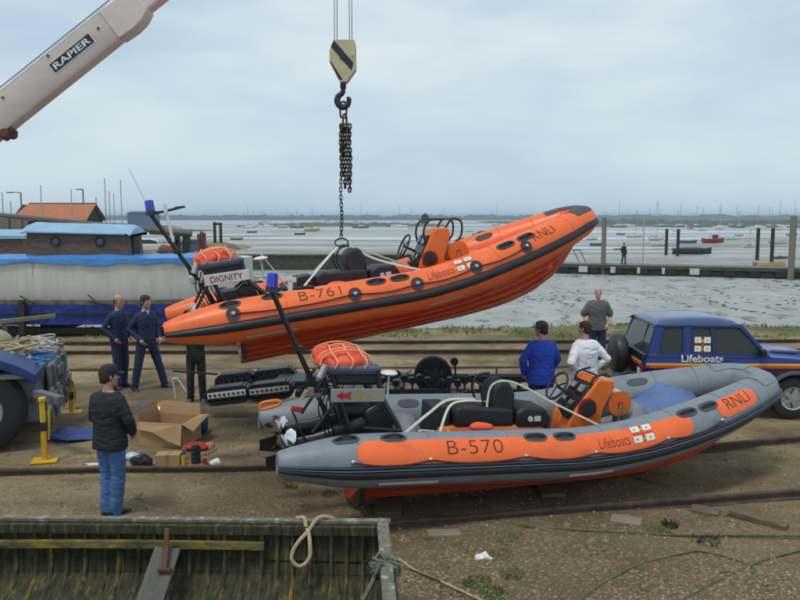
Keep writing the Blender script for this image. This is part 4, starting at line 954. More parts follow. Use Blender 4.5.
# ================================================================== crane, truck, hook and slings
M.update(boomc=mat('boom_cream', (.66,.56,.50), .5, var=.08, vs=2, dirt=(.28,.12,.06), dthr=.66, dscale=2.2, streak=(1,1,3)), rust=mat('rusty_steel', (.13,.06,.035), .85, var=.4, vs=9, bump=.3),
 rail_rust=mat('rail_rust', (.075,.048,.035), .7, var=.4, vs=6, bump=.3, dirt=(.16,.08,.04), dthr=.55), chain=mat('chain_steel', (.06,.04,.03), .55, metal=.5, var=.5),
 hookm=mat('hook_dark', (.035,.035,.04), .5, metal=.4), blockc=mat('block_cream', (.55,.47,.28), .55, dirt=(.15,.08,.04), dthr=.56, dscale=9), cable=mat('wire_cable', (.05,.05,.055), .5),
 truckblue=mat('truck_blue', (.015,.035,.15), .45, var=.2), deckgrey=mat('truck_deck_grey', (.22,.24,.25), .6, var=.2, vs=4, dirt=(.1,.07,.05), dthr=.55), platem=mat('truck_plate', (.13,.15,.17), .55, var=.3, vs=4, dirt=(.07,.05,.04), dthr=.52),
 wood_old=mat('weathered_wood', (.2,.17,.13), .85, var=.35, vs=8, bump=.4, streak=(1,6,6)), canvas=mat('tan_canvas', (.42,.35,.22), .85, var=.2, bump=.3, bs=8),
 brown=mat('brown_board', (.16,.07,.04), .8, var=.3), dkgreen=mat('carriage_green', (.022,.035,.036), .5, var=.35, vs=5, dirt=(.05,.045,.035), dthr=.6), dkgrey=mat('carriage_grey', (.045,.05,.055), .55, var=.3),
 card=mat('cardboard', (.40,.255,.13), .85, var=.08, vs=5), card_in=mat('cardboard_inside', (.33,.2,.10), .9, var=.08), card_dark=mat('cardboard_damp', (.14,.10,.065), .9), tape=mat('parcel_tape', (.3,.2,.1), .4),
 ltyel=mat('timber_yellow', (.5,.33,.08), .7, var=.3, dirt=(.2,.12,.05), dthr=.55), dred=mat('dull_red', (.4,.03,.02), .7), orange_f=mat('hi_vis_orange', (.85,.2,.02), .6))
apex = L1((2.70, 0, 1.55))
HY = apex.y
A0, A1 = PY(-190, 271, HY), PY(342, -156, HY); ad = (A1-A0).normalized(); an = V((0,1,0)); au = an.cross(ad)*-1
if au.z < 0: au = -au
T = empty('crane_truck', (-5.28, 11.1, 0), (0, 0, radians(14.2))); tag(T, 'crane lorry with long cream boom marked RAPIER, ropes piled on its grey deck', 'crane lorry')
Ti = T.matrix_basis.inverted()
def TL(p): return Ti @ V(p)
def boomseg(s0, s1, hw, hh, nm, mt='boomc'):
    mb = MB(); a, b = A0+ad*s0, A0+ad*s1
    rs = [[TL(p+an*y*hw+au*z*hh) for y, z in ((-1,-.82),(-.82,-1),(.82,-1),(1,-.82),(1,1),(-1,1))] for p in (a, b)]
    mb.rings(rs); return mb.build(nm, M[mt], T, bevel=.012)
LB = (A1-A0).length
def s_at(px): # distance along boom of a photo column
    return ((px-400)/FP*(HY*cos(PITCH))*1.0 - A0.x)/ad.x*1.0
sE = s_at(128)
boom = boomseg(0, sE, .15, .225, 'boom'); boomseg(sE-.2, LB, .12, .155, 'boom_extension')
mb = MB(); p = A0+ad*(sE+.05)
mb.rings([[TL(p+ad*d_+an*y*.165+au*z) for y, z in ((-1,-h0),(1,-h0),(1,.235),(-1,.235))] for d_, h0 in ((-.20,.23),(.06,.25),(.24,.225),(.38,.16))]); mb.build('boom_collar', M['boomc'], boom, bevel=.015)
mb = MB(); mb.beam(TL(A0+ad*.0+au*.238), TL(A0+ad*sE+au*.238), .30, .03, up=TL(A0+au)-TL(A0)); mb.build('boom_lit_top', M['whiteish'] if 'whiteish' in M else M['signwhite'], boom)  # white slab paints the boom's top face as brightly lit
mb = MB(); q = A0+ad*(s_at(3))-au*.25; mb.box(TL(q+au*.03), (.22,.26,.16), (0,-.67,0)); mb.cyl(TL(q-an*.16), TL(q+an*.16), .07, 14); mb.build('ram_bracket', M['rust'], boom, bevel=.02)
for f, z in ((s_at(20), .14), (s_at(68), .2), (s_at(112), .06)):
    mb = MB(); mb.cyl(TL(A0+ad*f-an*.145+au*z), TL(A0+ad*f-an*.165+au*z), .02, 10); mb.build('bolt', M['rust'], boom, smooth=True)
# name plate
c = A0+ad*s_at(84)-an*.158+au*.02
def bf(x, y, o=0): return TL(c+ad*x+au*y-an*o)
mb = MB(); mb.add([bf(-.38,-.085), bf(.38,-.085), bf(.38,.085), bf(-.38,.085)], [(0,1,2,3)]); np_ = mb.build('name_plate', M['white'], boom, recalc=False)
mb = MB(); mb.add([bf(-.368,-.073,.003), bf(.368,-.073,.003), bf(.368,.073,.003), bf(-.368,.073,.003)], [(0,1,2,3)]); mb.build('plate_field', M['black'], np_, recalc=False)
text_on('lettering', 'RAPIER', lambda x, y: bf(-.33+x, -.047+y, .006), .66, M['white'], np_, offset=.02, height=.094)
# hoist cable along the boom, boom head and falls
mb = MB(); mb.tube([TL(A0+ad*0+au*.36), TL(A1+au*.32)], .008, 5); mb.build('hoist_cable', M['cable'], boom)
mb = MB()
for y in (-.13, .13): mb.cyl(TL(A1+an*(y-.03)), TL(A1+an*(y+.03)), .26, 24)
mb.box(TL(A1), (.5,.12,.3)); mb.build('boom_head', M['boomc'], boom, smooth=True)
# lorry under the boom (mostly outside the picture)
mb = MB(); mb.box((-4.2,1.2,.72), (8.2,.9,.28)); mb.build('chassis', M['black'], T, bevel=.02)
mb = MB(); mb.box((-3.9,1.2,1.12), (7.7,2.36,.08)); mb.build('deck', M['deckgrey'], T, bevel=.01)
mb = MB(); mb.box((.03,1.55,.70), (.05,1.55,.84)); mb.box((.07,1.0,.7),(.06,.08,.84)); mb.box((.07,1.9,.7),(.06,.08,.84)); mb.box((.08,1.45,.95),(.05,.5,.16)); mb.build('tail_plate', M['platem'], T, bevel=.01)
rr = random.Random(3)
for k in range(9):
    mb = MB(); p = V((.10, .35+.23*k, rr.uniform(.5,.95))); mb.box(p, (.06, rr.uniform(.06,.16), rr.uniform(.08,.22))); mb.tube(catmull([p, p+V((.05,.05,-.15)), p+V((.02,.12,-.3))], 4), .012, 6); mb.build('fitting', M[rr.choice(['platem','steel','rust','signgrey'])], T, bevel=.006)
mb = MB(); mb.box((-.35,.75,.72), (.6,.9,.7)); mb.build('tail_locker', M['platem'], T, bevel=.02)
rs = []
for k in range(13):
    x = -2.1+2.1*k/12; z = 1.13+.34*sin(pi*min(1, (-x)/2.1))**.8 if x < 0 else 1.13
    rs.append([V((x,-.06,z-.12)), V((x,-.06,z+.02)), V((x,.62,z+.03)), V((x,.62,z-.12))])
mb = MB(); mb.rings(rs); mb.build('mudguard', M['truckblue'], T, bevel=.012)
mb = MB(); mb.box((-4.6,-.03,1.05), (5.0,.05,.2)); mb.build('side_rave', M['truckblue'], T, bevel=.01)
for x in (-.80, -5.4):
    for y in (.20, 2.15): wheel(T, (x, y, .62), .62, .34, rim='deckgrey', hub=.52)
mb = MB(); mb.box((-5.4,1.2,1.9), (1.9,1.9,1.3)); mb.cyl((-5.2,1.2,1.1),(-5.2,1.2,1.4),.8,24); mb.build('turret', M['boomc'], T, bevel=.06)
mb = MB(); mb.tube([TL(A0+ad*.9-au*.33), TL(A0+ad*2.6-au*.36)], .09, 12); mb.tube([(-4.3,1.1,1.6), TL(A0+ad*2.6-au*.36)], .07, 12); mb.build('lift_ram', M['steel'], T, smooth=True)
# stabiliser jacks
def jack(base, h, dark=True):
    o = empty('stabiliser_jack', TL(base)); o.parent = T
    mb = MB(); mb.box((0,0,h*.5), (.07,.08,h)); mb.box((0,0,h+.01), (.09,.11,.06)); mb.beam((.06,.0,h*.35),(.09,.0,h*.9), .03,.03); mb.build('jack_leg', M['yellow'], o, bevel=.012)
    mb = MB(); mb.box((0,-.001,h*.58), (.082,.092,.12)); mb.build('band', M['hookm'], o)
    mb = MB(); mb.tube([(0,0,0),(0,0,h*.2)], .035, 10); mb.box((0,0,.02), (.34,.26,.025)); mb.build('foot_plate', M['yellow'], o, bevel=.006)
jack(V((-4.98, 10.62, 0)), .88); jack(V((-5.75, 13.35, 0)), .55)
mb = MB(); mb.beam((.0,.02,.86),(.42,-.55,.86),.12,.12); mb.build('jack_arm', M['platem'], T, bevel=.01)
# ropes, canvas, boards lying on the deck
rr = random.Random(11)
def tang(name, cxy, n, rad, sp, z0, mt, label, cat, seed, turns=9, grp=None):
    r2 = random.Random(seed); mb = MB()
    for k in range(n):
        c = V((cxy[0]+r2.uniform(-sp[0],sp[0]), cxy[1]+r2.uniform(-sp[1],sp[1]), z0+r2.uniform(0,sp[2])))
        pts = [c+V((r2.uniform(-.28,.28), r2.uniform(-.35,.35), r2.uniform(-.04,.07))) for _ in range(turns)]
        mb.tube(catmull(pts, 6), rad, 6)
    W_ = T.matrix_basis; mb.v = [W_ @ v for v in mb.v]; c = W_ @ V((cxy[0], cxy[1], z0))
    return tag(mb.build(name, mt, smooth=True, loc=c), label, cat, grp)
tang('rope_pile', (-.55,1.4), 16, .02, (.35,.75,.22), 1.20, M['rope'], 'tangled heap of tan rope on the crane lorry deck', 'rope', 3)
tang('rope_pile', (-.35,1.9), 8, .014, (.25,.45,.18), 1.22, M['rope_white'], 'white rope strewn over the far edge of the lorry deck', 'rope', 4)
tang('rope_pile', (-.25,.9), 5, .014, (.18,.3,.05), 1.18, mat('blue_rope', (.04,.2,.55), .8), 'bright blue rope ends on the lorry deck', 'rope', 5, 6)
mb = MB(); mb.ell(T.matrix_basis @ V((-1.15,1.6,1.42)), (.55,.35,.26), 24, 14); mb.disp(.07, 3, 2); tag(mb.build('canvas_bag', M['canvas'], smooth=True, ang=80, loc=T.matrix_basis @ V((-1.15,1.6,1.16))), 'tan canvas bundle at the left edge of the lorry deck', 'bundle')
mb = MB(); W_ = T.matrix_basis; a = W_ @ V((-1.5,1.0,1.24)); b = W_ @ V((-.35,1.25,1.22)); mb.beam(a, b, .28, .035); tag(mb.build('board', M['brown'], bevel=.005, loc=a), 'flat reddish brown board lying on the lorry deck', 'board')
mb = MB(); a = W_ @ V((-1.5,2.1,1.62)); b = W_ @ V((-.1,2.35,1.72)); mb.beam(a, b, .07, .07); mb.beam(W_ @ V((-.9,2.25,1.16)), W_ @ V((-.9,2.25,1.7)), .07,.07); tag(mb.build('timber_post', M['wood_old'], bevel=.008, loc=W_ @ V((-.9,2.25,1.16))), 'grey timber bar propped over the far side of the lorry deck', 'timber')
mb = MB(); c = W_ @ V((-1.0,.55,1.30)); mb.ell(c, (.38,.16,.12), 18, 10); mb.disp(.05, 4, 6); tag(mb.build('canvas_bag', M['platem'], smooth=True, ang=80, loc=c-V((0,0,.1))), 'grey cloth roll at the near left corner of the lorry deck', 'cloth')
mb = MB(); c = W_ @ V((-.02,2.2,1.16)); mb.tube([c+V((.06*cos(a*.5),0,.12+.07*sin(a*.5))) for a in range(13)], .012, 6, loop=True); mb.cyl(c, c+V((0,0,.1)), .05, 10); tag(mb.build('shackle', M['steel'], smooth=True, loc=c), 'small bright shackle on the far corner of the lorry deck', 'shackle')
# hook block
def link(mb, c, L_, W2, r, ang, tilt=0):
    pts = []
    for k in range(14):
        a = 2*pi*k/14; x = W2*cos(a); z = L_*(sin(a)) if False else (L_-W2)*(1 if sin(a) > 0 else -1)*(1 if abs(sin(a)) > 1e-6 else 0)+W2*sin(a)
        pts.append(V((x*cos(ang), x*sin(ang), z))+c)
    mb.tube(pts, r, 5, loop=True)
bc = PY(343, 62, HY); HB = empty('hook_block', bc); tag(HB, 'cream hook block with black stripes hanging on wire falls', 'hook block')
pr = [(-.13,.30),(.17,.30),(.19,.24),(.19,-.12),(.06,-.30),(-.04,-.30),(-.19,-.02),(-.19,.14)]
for y in (-.09,.09):
    mb = MB(); mb.prism(pr, y-.012, y+.012); ck = mb.build('cheek_plate', M['blockc'], HB, bevel=.006)
    if y < 0:
        mb = MB()
        for q in ([(-.17,.20),(-.12,.285),(.16,-.03),(.13,-.14)], [(-.18,.01),(-.18,-.02),(-.05,-.27),(.0,-.27)]): mb.add([V((u, y-.0155, z)) for u, z in q], [tuple(range(4))])
        mb.build('black_band', M['black'], ck, recalc=False)
mb = MB(); mb.cyl((0,-.07,.05),(0,.07,.05),.16,24); mb.cyl((0,-.12,.05),(0,.12,.05),.04,12); mb.build('sheave', M['hookm'], HB, smooth=True)
mb = MB()
for x, y in ((-.12,-.045),(-.09,.045),(.10,-.045),(.13,.045)): 
    tp = A1-bc; mb.tube([(x,y,.05),(x*.9+tp.x, y*2+tp.y, tp.z)], .006, 5)
mb.build('wire_falls', M['cable'], HB)
mb = MB(); mb.cyl((0,0,-.30),(0,0,-.38),.045,12)
pts = [(0,0,-.36),(.01,0,-.44),(.075,0,-.50),(.085,0,-.58),(.02,0,-.65),(-.06,0,-.62),(-.085,0,-.55),(-.06,0,-.50)]
pp = catmull([(-x,y,z) for x,y,z in pts], 5); n_ = len(pp); mb.tube(pp, [.03+.018*sin(pi*min(1, i/n_*1.1)) if i < n_*.85 else .04*(1-(i-n_*.85)/(n_*.16))+.003 for i in range(n_)], 10)
mb.build('hook', M['hookm'], HB, smooth=True)
# chain slings
c0 = bc+V((0,0,-.66))
mb = MB(); link(mb, c0+V((0,0,-.03)), .12, .05, .016, .4); link(mb, c0+V((.02,0,-.19)), .10, .06, .018, 1.2)
tag(mb.build('shackle', M['rust'], smooth=True, loc=c0), 'pair of long steel links below the crane hook', 'shackle')
def chain(name, top, length, label, r=.0085, seed=0, group=None):
    mb = MB(); n = int(length/.058); r3 = random.Random(seed)
    for k in range(n): link(mb, top+V((.006*sin(k*.5+seed), .006*cos(k*.4+seed), -.058*k-.03)), .038, .02, r, (k%2)*pi/2+.4+r3.uniform(-.3,.3))
    return tag(mb.build(name, M['chain'], smooth=True, loc=top), label, 'chain', group)
ct = c0+V((.03,0,-.24))
for i, (dx, dy, l, lb) in enumerate([(-.055,0,.80,'short rusty chain leg bunched below the hook, at the left of the cluster'),(-.02,.04,.95,'rusty chain leg bunched at the back of the cluster below the hook'),(.025,-.035,.90,'rusty chain leg hanging at the front of the cluster below the hook'),(.062,.015,1.0,'longest bunched chain leg at the right of the cluster below the hook')]):
    mb = None; chain('chain', ct+V((dx,dy,0)), l, lb, .013, i, 'chain legs bunched below the hook')
ring_c = V((apex.x, apex.y, apex.z)); chain('chain', V((apex.x+.0, apex.y, ct.z)), ct.z-apex.z-.06, 'long single rusty chain from the hook down to the lifting ring', .008, 9)
mb = MB(); mb.tube([ring_c+V((.10*cos(2*pi*k/20), .03*sin(2*pi*k/20), .062*sin(2*pi*k/20)+.0)) for k in range(20)], .012, 6, loop=True); tag(mb.build('lifting_ring', M['hookm'], smooth=True, loc=ring_c), 'dark lifting ring where the chain meets the white slings', 'ring')
def sling(pts, w_, label, mt='strapw', grp=None, name='sling'):
    mb = MB(); P_ = [V(p) for p in pts]
    P_ = [V((0,0,0))+p for p in P_]; mb.tube(catmull(P_, 5) if len(P_) > 2 else P_, w_*.3, 8, flat=.25, up=(0,-1,.3))
    return tag(mb.build(name, M[mt], loc=P_[0]), label, 'sling', grp)
M['strapw'] = mat('white_webbing', (.66,.66,.64), .75, var=.1)
rb = ring_c+V((0,0,-.06))
sling([rb+V((.08,0,.03)), L1((3.2,-.12,1.22)), L1((3.98,-.42,.92))], .055, 'white webbing sling running forward from the lifting ring to the console', grp='white lifting slings')
sling([rb+V((-.06,-.03,0)), L1((1.95,-.50,1.02)), L1((1.86,-.56,.86))], .05, 'nearer white webbing sling running aft from the lifting ring', grp='white lifting slings')
sling([rb+V((-.06,.03,0)), L1((1.88,.50,.80)), L1((1.85,.55,.7))], .05, 'farther white webbing sling running aft from the lifting ring', grp='white lifting slings')
sling([rb+V((.08,.03,.03)), L1((4.02,.42,.90))], .045, 'farther white webbing sling running forward behind the steering wheel', grp='white lifting slings')
# slings and cover lying in the grounded lifeboat
sling([L2((1.45,-.50,.90)), L2((1.85,-.3,1.12)), L2((2.15,-.1,1.22)), L2((2.55,.0,1.20))], .055, 'cream webbing sling lying over the aft seat of the grounded lifeboat', 'strap', 'slings lying in the grounded lifeboat')
sling([L2((1.88,-.58,.90)), L2((2.1,-.28,1.18)), L2((2.35,-.15,1.22)), L2((2.7,-.05,1.18))], .05, 'second cream sling by the coiled rope in the grounded lifeboat', 'strap', 'slings lying in the grounded lifeboat')
sling([L2((2.62,-.20,1.15)), L2((2.68,-.18,1.42)), L2((2.95,-.22,1.46)), L2((3.5,-.33,1.20)), L2((4.0,-.52,.98))], .04, 'cream sling draped over the seat back towards the console of the grounded boat', 'strap', 'slings lying in the grounded lifeboat')
mb = MB(); rows = []
for i in range(23):
    row = []
    for j in range(15):
        u, v = i/22, j/14; x = 4.95+1.0*u; y = -.50+.95*v+(.1*u); z = .93+.14*u+.42*max(0, v-.3)*(1-abs(u-.55)*1.3)+.07*noise.noise(V((u*3.4, v*3.4, 2)))+.04*noise.noise(V((u*8, v*8, 5)))+.13*sin(pi*u)*sin(pi*v)
        row.append(L2((x, y, z)))
    rows.append(row)
mb.rings(rows, cap=False, closed=False); o = mb.build('folded_cover', M['bluecover'] if 'bluecover' in M else mat('pale_blue_cover', (.10,.17,.36), .6, var=.15, bump=.3, bs=8), smooth=True, ang=80, loc=L2((5.4,0,1.0))); tag(o, 'blue cloth cover crumpled in the bow of the grounded lifeboat', 'cover')
md = o.modifiers.new('s', 'SOLIDIFY'); md.thickness = .012
# ================================================================== launching carriage behind the grounded boat
K = empty('boat_carriage', (-.3, 13.6, 0)); tag(K, 'dark green tracked boat carriage with rollers and one big wheel, behind the grounded lifeboat', 'carriage')
def kx(px, Y=13.6): return (px-400)/FP*Y+.3
mb = MB()
for y in (-.55, .75): mb.box((kx(425), y, .42), (3.9,.10,.16))
for px in (300, 350, 400, 450, 500, 550): mb.box((kx(px), .1, .40), (.09,1.3,.10))
for px in (440, 480, 516, 548): mb.box((kx(px), -.55, .57), (.06,.06,.22))
mb.box((kx(500), -.55, .70), (1.7,.05,.05)); mb.box((kx(300), .1, .50), (.9,.7,.14)); mb.beam((kx(545),-.55,.4),(kx(560),-.2,.1),.1,.1); mb.beam((kx(545),.75,.4),(kx(560),.3,.1),.1,.1)
mb.box((kx(500), -.62, .45), (.12,.03,.10)); KF = mb.build('carriage_frame', M['dkgreen'], K, bevel=.008)
for px in (382, 389, 396, 404, 412, 419, 427, 441, 448, 456, 463, 470, 478):
    z = .60+.045*((px*7)%3)
    mb = MB(); mb.cyl((kx(px),-.62,z),(kx(px),-.48,z),.062,16); mb.box((kx(px),-.55,z-.09),(.03,.03,.16)); mb.build('roller', M['rubber'], K, smooth=True)
mb = MB(); mb.cyl((kx(454),-.3,.92),(kx(454),-.2,.92),.07,14); mb.box((kx(454)+.02,-.25,.72),(.03,.03,.4)); mb.build('roller', M['rubber'], K, smooth=True)
wheel(K, (kx(434), .15, .60), .34, .2, rim='dkgrey', hub=.55)
for px, y in ((300,-.45),(300,.65)):
    mb = MB(); mb.box((kx(335), y, .62), (.5,.1,.06)); mb.build('bunk', M['dkgrey'], K, bevel=.01)
rr = random.Random(4); mb = MB()
for k in range(26):
    x = rr.uniform(kx(300), kx(550)); y = rr.uniform(-.6,.8); z = rr.uniform(.30,.55); d_ = V((rr.uniform(-.35,.35), rr.uniform(-.3,.3), rr.uniform(-.1,.28)))
    mb.tube([V((x,y,z)), V((x,y,z))+d_], rr.choice([.012,.02,.028]), 6)
mb.build('struts', M['dkgrey'], K, smooth=True)
for k, px in enumerate((318, 372, 402, 452, 494, 532)):
    mb = MB(); mb.box((kx(px), -.62, .42+.03*(k%3)), (.10,.05,.14)); mb.cyl((kx(px)+.08,-.66,.44),(kx(px)+.08,-.60,.44),.03,10); mb.build('bracket', M['signgrey' if k%2 else 'dkgrey'], K, bevel=.01)
def track(x0, x1, y, z0, tilt, grey):
    o = empty('track_unit', ((x0+x1)/2, y, z0)); o.parent = K; o.rotation_euler = (0, -tilt, 0); L_ = (x1-x0)/2; h = .105
    path = [V((-L_+h, 0, -h)), V((L_-h, 0, -h))]; P_ = []
    n = 40
    per = 4*(L_-h)+2*pi*h
    for k in range(n):
        s_ = per*k/n; a = 2*(L_-h)
        if s_ < a: P_.append((-(L_-h)+s_, -h, 0))
        elif s_ < a+pi*h: t = (s_-a)/h; P_.append(((L_-h)+h*sin(t), -h*cos(t), t))
        elif s_ < 2*a+pi*h: q = s_-a-pi*h; P_.append(((L_-h)-q, h, pi))
        else: t = (s_-2*a-pi*h)/h; P_.append((-(L_-h)-h*sin(t), h*cos(t), pi+t))
    mb = MB()
    mb.rings([[V((x, -.13, z)), V((x, .13, z)), V((x*.97, .13, z*.82)), V((x*.97, -.13, z*.82))] for x, z, a in P_], cap=False, closed=True, loop=True)
    for x, z, a in P_: mb.box((x+.022*sin(a), 0, z-.022*cos(a)), (.04,.30,.05), (0, -a, 0))
    mb.build('track_belt', M['rubber'], o, smooth=True, ang=30)
    mb = MB()
    for k in range(5): x = -(L_-h)+2*(L_-h)*k/4; mb.cyl((x,-.1,0),(x,.1,0),.075,16)
    mb.build('track_wheels', M['dkgrey'], o, smooth=True)
    if grey:
        mb = MB(); mb.box((0,-.15,.03),(2*L_-.04,.015,.10)); 
        g_ = mb.build('guide_plate', M['signwhite'], o, bevel=.004)
        for k in range(8):
            mb = MB(); x = -(L_-.07)+2*(L_-.07)*k/7; mb.cyl((x,-.15,.03),(x,-.166,.03),.022,10); mb.build('guide_hole', M['black'], g_)
track(kx(212), kx(252), -.5, .40, .12, True); track(kx(253), kx(294), -.5, .47, .12, True)
track(kx(208), kx(246), .55, .42, .12, False); track(kx(247), kx(288), .55, .50, .12, False)
mb = MB(); mb.tube([(kx(166),.2,.66),(kx(212),.2,.60)], .02, 8); mb.build('draw_bar', M['hookm'], K, smooth=True)
mb = MB(); a = G(176, 400); b = a+V((-.09,.1,.52)); c = a+V((.24,0,0)); d = b+V((.22,.0,-.02))
for p, q in ((a, a+V((-.05,.0,.40))),(a+V((-.05,.0,.40)), a+V((.03,0,.42))),(a+V((.03,0,.42)), a+V((.24,0,.10))),(a+V((.24,0,.10)), a+V((.26,0,.0)))): mb.tube([p, q], .018, 8)
tag(mb.build('tubular_stand', M['signwhite'], smooth=True, loc=a), 'bent white tubular frame standing behind the cardboard box', 'frame')
# ================================================================== rails, timbers, blocks
def rail(p, q, label, h=.13, n=30, wob=.02):
    mb = MB(); a, b = V(p), V(q); d = (b-a).normalized(); s_ = V((-d.y, d.x, 0)); prof = [(-.065,0),(.065,0),(.065,.015),(.012,.03),(.012,h-.035),(.035,h-.03),(.035,h-.004),(.02,h),(-.02,h),(-.035,h-.004),(-.035,h-.03),(-.012,h-.035),(-.012,.03),(-.065,.015)]
    rs = []
    for i in range(n+1):
        c = a.lerp(b, i/n)+s_*wob*noise.noise(V((i*.3, p[0], 0))); rs.append([c+s_*u+V((0,0,w_-.02)) for u, w_ in prof])
    mb.rings(rs); return tag(mb.build('rail', M['rail_rust'], smooth=True, ang=30, loc=a), label, 'rail', 'rusty slipway rails')
def ext(p, q, e0, e1): p, q = V(p), V(q); d = q-p; return p-d*e0, q+d*e1
a, b = ext(G(0,476), G(255,472), .6, 1.05); rail(a, b, 'rusty rail running behind the man in the dark jacket and past the boxes', .12)
b2 = b; rail(b, G(860,436.5), 'rusty rail passing beneath the stern and far side of the grounded lifeboat', .12)
rail(G(375,529.5), G(860,491), 'rusty rail in front of the grounded lifeboat, nearest of all', .11)
rail(G(-260,540), G(370,530), 'rusty rail mostly hidden behind the old wooden boat', .14)
for y, lb in ((345.5,'farthest rusty rail, closest to the green weed line'),(355,'second rusty rail, just nearer than the one at the weed line')):
    rail(G(-220,y+1), G(1000,y-3), lb, .13, 60)
rail(G(-100,371), G(760,366), 'half-buried rusty rail between the two men in overalls and the carriage', .05, 40)
M['conc'] = mat('concrete_block', (.23,.20,.15), .9, var=.15, vs=8, bump=.3); M['sleeper'] = mat('sleeper_timber', (.14,.10,.065), .9, var=.35, vs=6, bump=.4, streak=(1,5,5))
def slab(px, py, dx, dy, dz, rot, label, mt='conc', cat='block', tilt=0):
    g = G(px, py); mb = MB(); mb.box((0,0,dz/2-.02), (dx,dy,dz)); o = mb.build(cat.replace(' ', '_'), M[mt], bevel=.015); o.location = g; o.rotation_euler = (tilt*.5, tilt, rot); return tag(o, label, cat, 'pieces by the nearest rail')
slab(444,534,.36,.16,.05,.05,'flat pale concrete block, leftmost in front of the nearest rail')
slab(541,527,.30,.20,.06,-.3,'tilted brown block against the nearest rail, right of the pale one', 'sleeper', tilt=.15)
slab(626,521,.34,.22,.05,-.4,'grey-brown flat slab, third from the left along the nearest rail')
slab(705,511,.32,.2,.05,-.5,'small brown slab under the right part of the nearest rail', 'sleeper')
slab(758,521,.62,.12,.08,-.75,'long weathered timber offcut, rightmost, lying askew', 'sleeper', 'timber', .05)
slab(600,463,.8,.1,.05,.1,'thin dark timber batten in the shadow below the lifeboat bow', 'sleeper', 'timber')
slab(655,484,.5,.09,.04,-.8,'short batten lying near the bow of the grounded lifeboat', 'sleeper', 'timber')
# chocks carrying the grounded boat
for x in (1.5, 3.6): 
    p = L2((x, 0, .02)); mb = MB(); mb.box((p.x, p.y, .0), (.3,1.2,.12)); tag(mb.build('timber_chock', M['sleeper'], bevel=.01, loc=(p.x,p.y,0)), 'dark timber chock under the %s of the grounded lifeboat' % ('stern' if x < 2 else 'middle'), 'chock')
# pebbles and grit
PEB = mat('pebble', (.24,.18,.11), .8, var=.85, vs=26); mb = MB(); rr = random.Random(21)
for k in range(7500):
    y = 6.2+rr.random()**1.6*9; x = rr.uniform(-.62, .62)*y; r = rr.choice([.007,.009,.011,.014,.02])*(1 if rr.random() < .96 else rr.uniform(1.5,2.6))
    z = h_ground(x, y); e = [(1,0,0),(-.5,.87,0),(-.5,-.87,0)]; a = rr.random()*6.3; q = rr.uniform(.7,1.4)
    vs = [V((x+r*q*cos(a+t), y+r*sin(a+t)/q, z+.0)) for t in (0,1.26,2.5,3.77,5.0)]; top = [V((x+.55*r*cos(a+t+.3), y+.55*r*sin(a+t+.3), z+r*.75)) for t in (0,1.26,2.5,3.77,5.0)]
    mb.rings([vs, top])
tag(mb.build('gravel', PEB), kind='stuff')
SH = mat('shell', (.55,.52,.45), .6, var=.2); mb = MB()
for k in range(420):
    y = 6.4+rr.random()**1.4*7; x = rr.uniform(-.6,.6)*y; r = rr.uniform(.006,.015); z = h_ground(x, y); a = rr.random()*6.3
    mb.rings([[V((x+r*cos(a+t), y+r*.7*sin(a+t), z)) for t in (0,1.57,3.14,4.71)], [V((x+.4*r*cos(a+t), y+.4*r*sin(a+t), z+.008)) for t in (0,1.57,3.14,4.71)]])
tag(mb.build('shells', SH), kind='stuff')
# seaweed tufts and clumps
WEED = mat('green_weed', (.10,.15,.03), .8, var=.6, vs=4); WEEDD = mat('dark_seaweed', (.03,.03,.018), .7, var=.5, vs=4)
def tufts(mb, x, y, z, R_, n, h, rnd):
    for k in range(n):
        a = rnd.random()*6.3; d = R_*sqrt(rnd.random()); px_, py_ = x+d*cos(a), y+d*sin(a); b = rnd.random()*6.3; l = h*rnd.uniform(.4,1.2); wv = rnd.uniform(.01,.03)*h*6
        c = V((px_, py_, z-.005)); s_ = V((cos(b), sin(b), 0)); u = V((rnd.uniform(-.6,.6), rnd.uniform(-.6,.6), rnd.uniform(.3,1)))*l
        mb.add([c-s_*wv, c+s_*wv, c+u+s_*wv*.4, c+u-s_*wv*.3], [(0,1,2,3)])
mb = MB()
for k in range(600):
    x = rr.uniform(-13, 24); y = 21.9+rr.random()*3.4
    if noise.noise(V((x*.35, y*.8, 1))) > (.06 if x > 2 else .14): tufts(mb, x, y, h_ground(x, y), .35, 26, .12, rr)
tag(mb.build('shore_weed', WEED), kind='stuff')
mb = MB()
for k in range(130):
    x = rr.uniform(-13, 26); y = 24+rr.random()*4; 
    if noise.noise(V((x*.3, y*.5, 7))) > 0: tufts(mb, x, y, max(ZM, h_ground(x, y)), .3, 22, .13, rr)
tag(mb.build('seaweed', WEEDD), kind='stuff')
mb = MB()
for px, py, n, R_ in ((503,540,70,.16),(497,556,60,.14),(512,575,60,.12),(478,583,60,.13),(494,594,60,.12),(660,531,40,.12),(640,570,20,.1),(330,494,24,.1),(290,487,16,.08),(35,495,24,.1)):
    g = G(px, py); tufts(mb, g.x, g.y, 0, R_*1.1, n*6, .05, rr)
tag(mb.build('green_weed', WEED), kind='stuff')
for px, py, R_, lb in ((670,526,.09,'small dark clump of seaweed beyond the loose ropes, nearer the middle'),(707,542,.15,'larger dark clump of seaweed tangled on the green rope')):
    mb = MB(); g = G(px, py); tufts(mb, 0, 0, 0, R_, 90, .08, rr); o = mb.build('seaweed_clump', WEEDD); o.location = g; tag(o, lb, 'seaweed')
mb = MB(); g = G(484, 559); mb.ell((0,0,.02), (.09,.05,.03), 14, 8); mb.disp(.05, 16, 4); o = mb.build('litter', M['white']); o.location = g; tag(o, 'crumpled scrap of white litter among the green weed', 'litter')
